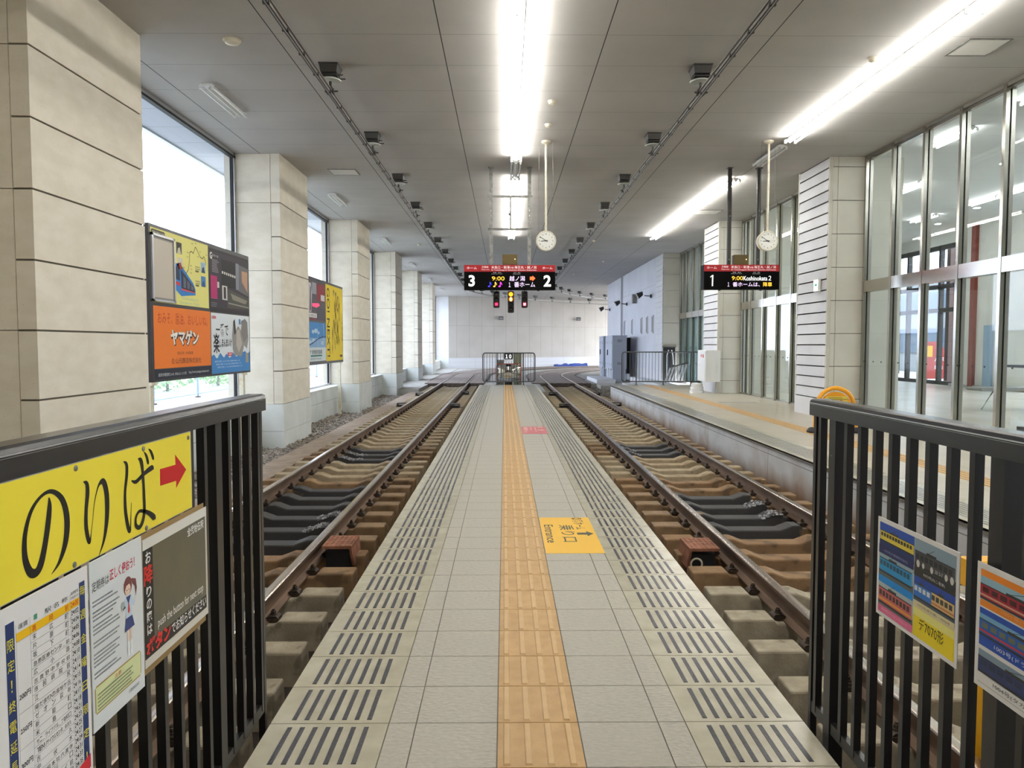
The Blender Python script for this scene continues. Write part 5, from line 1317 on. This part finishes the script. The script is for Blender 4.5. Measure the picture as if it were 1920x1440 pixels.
# ================================================================== billboards between the pillars
def billboard(y0,y1,z0,z1,label,posts,k_=1.0):
    t=empty('billboard',(0,0,0),label=label,cat='billboard')
    X=-4.35
    MB().bbox(X-0.06,X,y0,y1,z0,z1,0.006,mat('billboard_frame',(48,42,42),0.35),ax='x').build('frame',t)
    for y in posts: MB().box(X-0.10,X-0.03,y,y+0.09,GRAV-0.02,z1-0.5,'cream').box(X-0.04,X,y-0.03,y+0.12,z0-0.04,z0,'cream').build('post',t)
    b=MB(); return t,b,Canvas(b,(X,y0,z0),(0,k_,0),(0,0,1),0.0012)
t,b,C=billboard(9.25,12.83,0.946,2.905,'first billboard of four adverts, orange, yellow, black and blue-white, beyond the nearest pillar',(9.27,12.55),0.965)
C.rect(0.05,1.0,1.90,1.92,'ebe387',1)
C.poly([(0.09,1.835),(0.44,1.835),(0.46,1.85),(0.46,1.885),(0.44,1.90),(0.09,1.90),(0.07,1.885),(0.07,1.85)],'4a463c',2); C.text('万葉線沿線めぐりMAP',0.09,1.85,0.034,'e8e4c0',3,w=0.35)
C.line([(1.08,1.33),(1.08,1.42),(1.18,1.50),(1.22,1.62),(1.24,1.74),(1.30,1.76),(1.36,1.74),(1.44,1.84),(1.50,1.80),(1.60,1.72),(1.68,1.70),(1.74,1.74),(1.80,1.68),(1.80,1.62)],0.012,'4a4028',2)
for i,(u,v) in enumerate(((1.0,1.42),(1.0,1.5),(1.24,1.45),(1.26,1.5),(1.24,1.55),(1.14,1.66),(1.14,1.72),(1.30,1.86),(1.42,1.88),(1.5,1.70),(1.58,1.78),(1.66,1.60),(1.82,1.76),(1.05,1.36))): C.text(['高岡','末広','片原','坂下','急患','広小','志貴','市民','江尻','米島','吉久','伏木','庄川','越潟'][i],u,v,0.022,'5a5230',2,w=0.055)
C.disc(1.08,1.31,0.018,'c83828',3)
for (u,v,c1,c2) in ((0.80,1.68,'34302c','c8c4b0'),(0.82,1.48,'d8d0c0','a83838'),(1.62,1.50,'a8c4d8','30485c'),(1.62,1.30,'4a84c0','24507c')):
    C.rect(u,v,u+0.17,v+0.15,c1,2); C.poly([(u+0.02,v),(u+0.15,v),(u+0.11,v+0.09),(u+0.05,v+0.07)],c2,3); lines_of(C,u-0.20,u-0.03,v+0.07,2,0.03,0.014,'8a8458',2,int(u*100)); C.rect(u-0.20,v-0.01,u-0.08,v+0.015,'6a6440',2)
# tram drawing, front three-quarter view
def tp(pts,c,k): C.poly([(0.74+(u-0.62)*0.86,v+0.10) for u,v in pts],c,k)
tp([(0.62,1.10),(0.62,1.36),(0.66,1.44),(0.80,1.46),(1.32,1.22),(1.40,1.14),(1.40,1.06),(0.84,1.02)],'2f7ec8',2); tp([(0.64,1.24),(0.645,1.40),(0.79,1.41),(0.80,1.22)],'1c3048',3); tp([(0.84,1.38),(1.34,1.17),(1.37,1.10),(0.85,1.12)],'2c2834',3)
for q in range(3): tp([(0.92+0.15*q,1.14-0.005*q),(1.02+0.15*q,1.135-0.005*q),(1.02+0.15*q,1.26-0.05*q),(0.92+0.15*q,1.30-0.05*q)],'5c6478',4)
tp([(0.62,1.17),(0.80,1.15),(0.80,1.20),(0.62,1.21)],'c83844',4); tp([(0.84,1.10),(1.38,1.085),(1.38,1.10),(0.84,1.125)],'d04a58',4)
C.text('Welcome to',0.94,1.075,0.045,'a8cdb8',2,w=0.56); C.text('Doraemon Tram',0.88,1.018,0.04,'a8cdb8',2,w=0.66)
# silver framed empty notice case
C.rect(0.06,1.02,0.70,1.84,'cfcac2',6); C.rect(0.075,1.035,0.685,1.825,'8e8a84',7); C.rect(0.10,1.06,0.665,1.79,'c9beb0',8)
for (ua,va,ub,vb) in ((0.05,1.01,0.085,1.85),(0.68,1.01,0.71,1.85),(0.05,1.82,0.71,1.85),(0.05,1.01,0.71,1.035)): b.box(-4.350,-4.325,9.25+ua*0.965,9.25+ub*0.965,0.946+va,0.946+vb,'alu')
# dark museum style poster
C.rect(1.93,0.96,3.68,1.90,'2c2628',1); C.rect(1.95,1.02,3.66,1.86,'38323a',2)
C.rect(2.42,1.36,3.05,1.78,'1e1a1a',3); C.poly([(3.05,1.36),(3.66,1.28),(3.66,1.74),(3.05,1.78)],'6e6a6c',3); C.poly([(3.34,1.50),(3.62,1.34),(3.62,1.68),(3.34,1.68)],'c49a7c',4); C.rect(3.06,1.36,3.20,1.78,'848894',4)
for k in range(7): C.rect(2.44+0.09*k,1.56-0.004*k,2.50+0.09*k,1.60-0.004*k,'d8d4cc',4)
C.rect(1.98,1.16,2.24,1.50,'b8286c',3); C.rect(1.98,1.16,2.24,1.165,'e06aa0',4); C.rect(2.24,1.33,2.32,1.42,'d8d0cc',4)
C.rect(2.44,1.16,2.66,1.38,'d8d4d0',4); C.rect(2.50,1.18,2.60,1.36,'3a3030',5)
C.poly([(2.70,1.34),(3.66,1.24),(3.66,1.06),(2.66,1.04),(2.66,1.2)],'4e4c44',3); C.poly([(2.80,1.28),(3.6,1.20),(3.5,1.14),(2.9,1.18)],'8c8878',4); C.poly([(2.70,1.13),(3.66,1.10),(3.66,1.08),(2.70,1.11)],'9a968c',4)
C.text('G',1.96,1.74,0.10,'ece8e4',4,w=0.09,bold=0.03); C.text('ぎゃらりーくらの',2.06,1.78,0.04,'ece8e4',4,w=0.24); lines_of(C,2.04,2.34,1.74,9,0.022,0.008,'b0a8ac',4,5); lines_of(C,1.98,2.30,1.10,3,0.025,0.01,'8a8088',4,6)
# orange advert, mascot figures left out
C.rect(0.08,0.165,1.94,0.955,'ee7f2e',1)
C.text('おみそ、醤油、おいしいね。',0.20,0.735,0.15,'b83820',2,w=1.62,bold=-0.005)
for (du,dv,c,k,bd) in ((0.012,-0.014,'3a2a24',2,0.085),(0,0,'2c2622',3,0.075),(0,0,'f4f2ee',4,0.04)): C.text('ヤマゲン',0.56+du,0.46+dv,0.21,c,k,w=0.92,bold=bd)
C.text('安永元年  1772年創業',0.76,0.335,0.042,'5a3420',2,w=0.52); C.text('山元醸造株式会社',0.70,0.215,0.075,'4a2c1c',2,w=0.86); C.disc(0.62,0.25,0.035,'4a2c1c',2); C.disc(0.62,0.25,0.026,'ee7f2e',3); C.text('ヤ',0.62,0.235,0.03,'4a2c1c',4,'c')
C.rect(0.08,0.03,1.94,0.155,'2b2e3a',1); C.text('高岡市横田町2-6-8  0766-21-1111㈹',0.18,0.062,0.045,'dcdce0',2,w=0.86); C.text('http://www.yamagen-jouzou.com',1.12,0.062,0.045,'dcdce0',2,w=0.72)
# blue and white advert
C.rect(1.965,0.032,3.68,0.945,'e8eef2',1)
r=random.Random(4); top=[(1.965+1.715*k/30,0.30+0.03*math.sin(k*1.3)+r.uniform(-0.015,0.015)+0.04*(k>22)) for k in range(31)]
C.poly([(3.68,0.032),(1.965,0.032)][::-1]+top[::-1],'3f86c8',2) if False else C.poly(top+[(3.68,0.032),(1.965,0.032)][::1],'3f86c8',2)
C.text('KIRIN',2.0,0.855,0.045,'d03048',3,w=0.16,bold=0.03); C.text('一番で',2.15,0.60,0.19,'232427',3,w=0.52,bold=0.012); C.text('楽',2.04,0.34,0.30,'232427',3,w=0.25,bold=0.02); C.text('しまんまいけ',2.30,0.43,0.13,'232427',3,w=0.52,bold=0.02)
C.rect(3.16,0.80,3.24,0.885,'4a88b8',3); C.text('高岡',3.26,0.80,0.07,'2f6a9c',3,w=0.10)
C.poly([(2.86,0.40),(2.84,0.62),(2.90,0.84),(2.97,0.88),(3.02,0.70),(3.10,0.76),(3.16,0.76),(3.24,0.70),(3.34,0.86),(3.46,0.90),(3.58,0.84),(3.62,0.56),(3.54,0.40),(3.40,0.46),(3.30,0.30),(3.22,0.27),(3.08,0.30),(2.95,0.28)],'9c9894',3)
C.poly([(2.90,0.84),(2.97,0.88),(3.02,0.66),(2.94,0.62)],'3a3838',4); C.poly([(3.34,0.86),(3.46,0.90),(3.58,0.84),(3.60,0.60),(3.40,0.50),(3.26,0.64)],'84807c',4); C.poly([(3.05,0.70),(3.18,0.72),(3.30,0.48),(3.14,0.34),(3.02,0.46)],'c4bcb4',4)
C.rect(2.62,0.29,2.84,0.345,'d04858',3); C.text('一番搾り',2.64,0.30,0.035,'ffffff',4,w=0.18)
for k in range(3): C.text('高岡工場とともに歩む地域の味わいを',2.08+0.05*k,0.20-0.045*k,0.026,'dceaf6',3,w=1.10)
C.rect(3.47,0.17,3.60,0.33,'b0a48c',3)
b.build('advert',t)
t,b,C=billboard(16.5,20.2,0.949,2.945,'farther billboard with a tall yellow poster and a sea bridge advert',(16.6,19.95))
C.rect(0.05,1.02,1.76,1.92,'5c5458',1); C.poly([(0.1,1.2),(0.42,1.2),(0.5,1.6),(0.42,1.85),(0.2,1.85)],'c8c4c8',2); C.poly([(0.25,1.2),(0.40,1.25),(0.42,1.75),(0.33,1.80)],'6e6468',3); C.rect(0.95,1.48,1.70,1.88,'8a2c34',2); C.rect(1.3,1.50,1.68,1.64,'c8c8c8',3)
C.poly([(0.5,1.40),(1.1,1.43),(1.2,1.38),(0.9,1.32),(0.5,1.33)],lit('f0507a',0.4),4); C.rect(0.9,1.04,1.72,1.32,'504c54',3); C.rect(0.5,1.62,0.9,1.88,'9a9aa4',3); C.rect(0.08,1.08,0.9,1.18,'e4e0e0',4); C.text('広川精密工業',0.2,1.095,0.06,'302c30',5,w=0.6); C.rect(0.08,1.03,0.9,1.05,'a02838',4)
C.rect(0.05,0.08,1.76,0.98,'3f86c4',1); C.rect(0.05,0.40,1.76,0.62,'86aed4',2); C.rect(0.05,0.08,1.76,0.40,'dfe8ea',3)
for (u,v,rr) in ((0.3,0.52,0.12),(0.6,0.55,0.15),(1.4,0.5,0.14),(0.55,0.76,0.12),(0.8,0.78,0.15),(1.05,0.74,0.1)): C.disc(u,v,rr,'b8cfe6',2.5,18,rr*0.35)
C.line([(0.1,0.44),(0.5,0.50),(1.0,0.60),(1.4,0.645),(1.76,0.66)],0.03,'2c4c84',4); C.rect(0.95,0.42,0.97,0.86,'c8d4e0',4); C.rect(1.5,0.42,1.53,0.97,'d0dae4',4)
C.text('〒 新湊信用金庫',0.25,0.24,0.11,'303840',5,w=1.1,bold=0.01); C.rect(0.3,0.19,1.35,0.225,'2c7a6c',5); C.text('本店 射水市 TEL 0766-82-8222',0.3,0.115,0.05,'505860',5,w=1.0)
C.rect(1.79,0.06,3.66,1.94,'efd22a',1)
C.text('GO! NEXT!',1.90,1.86,0.28,'2a2418',3,w=1.70,rot=-PI/2,bold=0.01)
r=random.Random(12)
for k in range(46):
    u=r.uniform(2.45,3.25); v=r.uniform(0.5,1.8); l=r.uniform(0.10,0.42); w_=r.uniform(-0.08,0.08)
    C.brush([(u,v,0.004),(u+w_*0.5,v-l*0.4,r.uniform(0.02,0.075)),(u+w_,v-l,0.003)],r.choice(['3a3018','6e5a1c','a8882a','8a7020','4a3c14']),3+k%3,4)
for (u,v) in ((2.62,1.74),(2.85,1.70),(3.08,1.62)): C.disc(u,v,0.055,'caa850',6,16); C.brush([(u-0.06,v+0.02,0.01),(u,v+0.09,0.05),(u+0.06,v+0.01,0.01)],'2a2418',7,6)
C.text('イクゾ次',3.52,1.10,0.11,'4a3c14',3,w=0.55,rot=-PI/2); C.rect(3.30,0.14,3.58,0.20,'6e5a1c',3)
b.build('advert',t)
bpy.data.objects.remove(_fo, do_unlink=True)
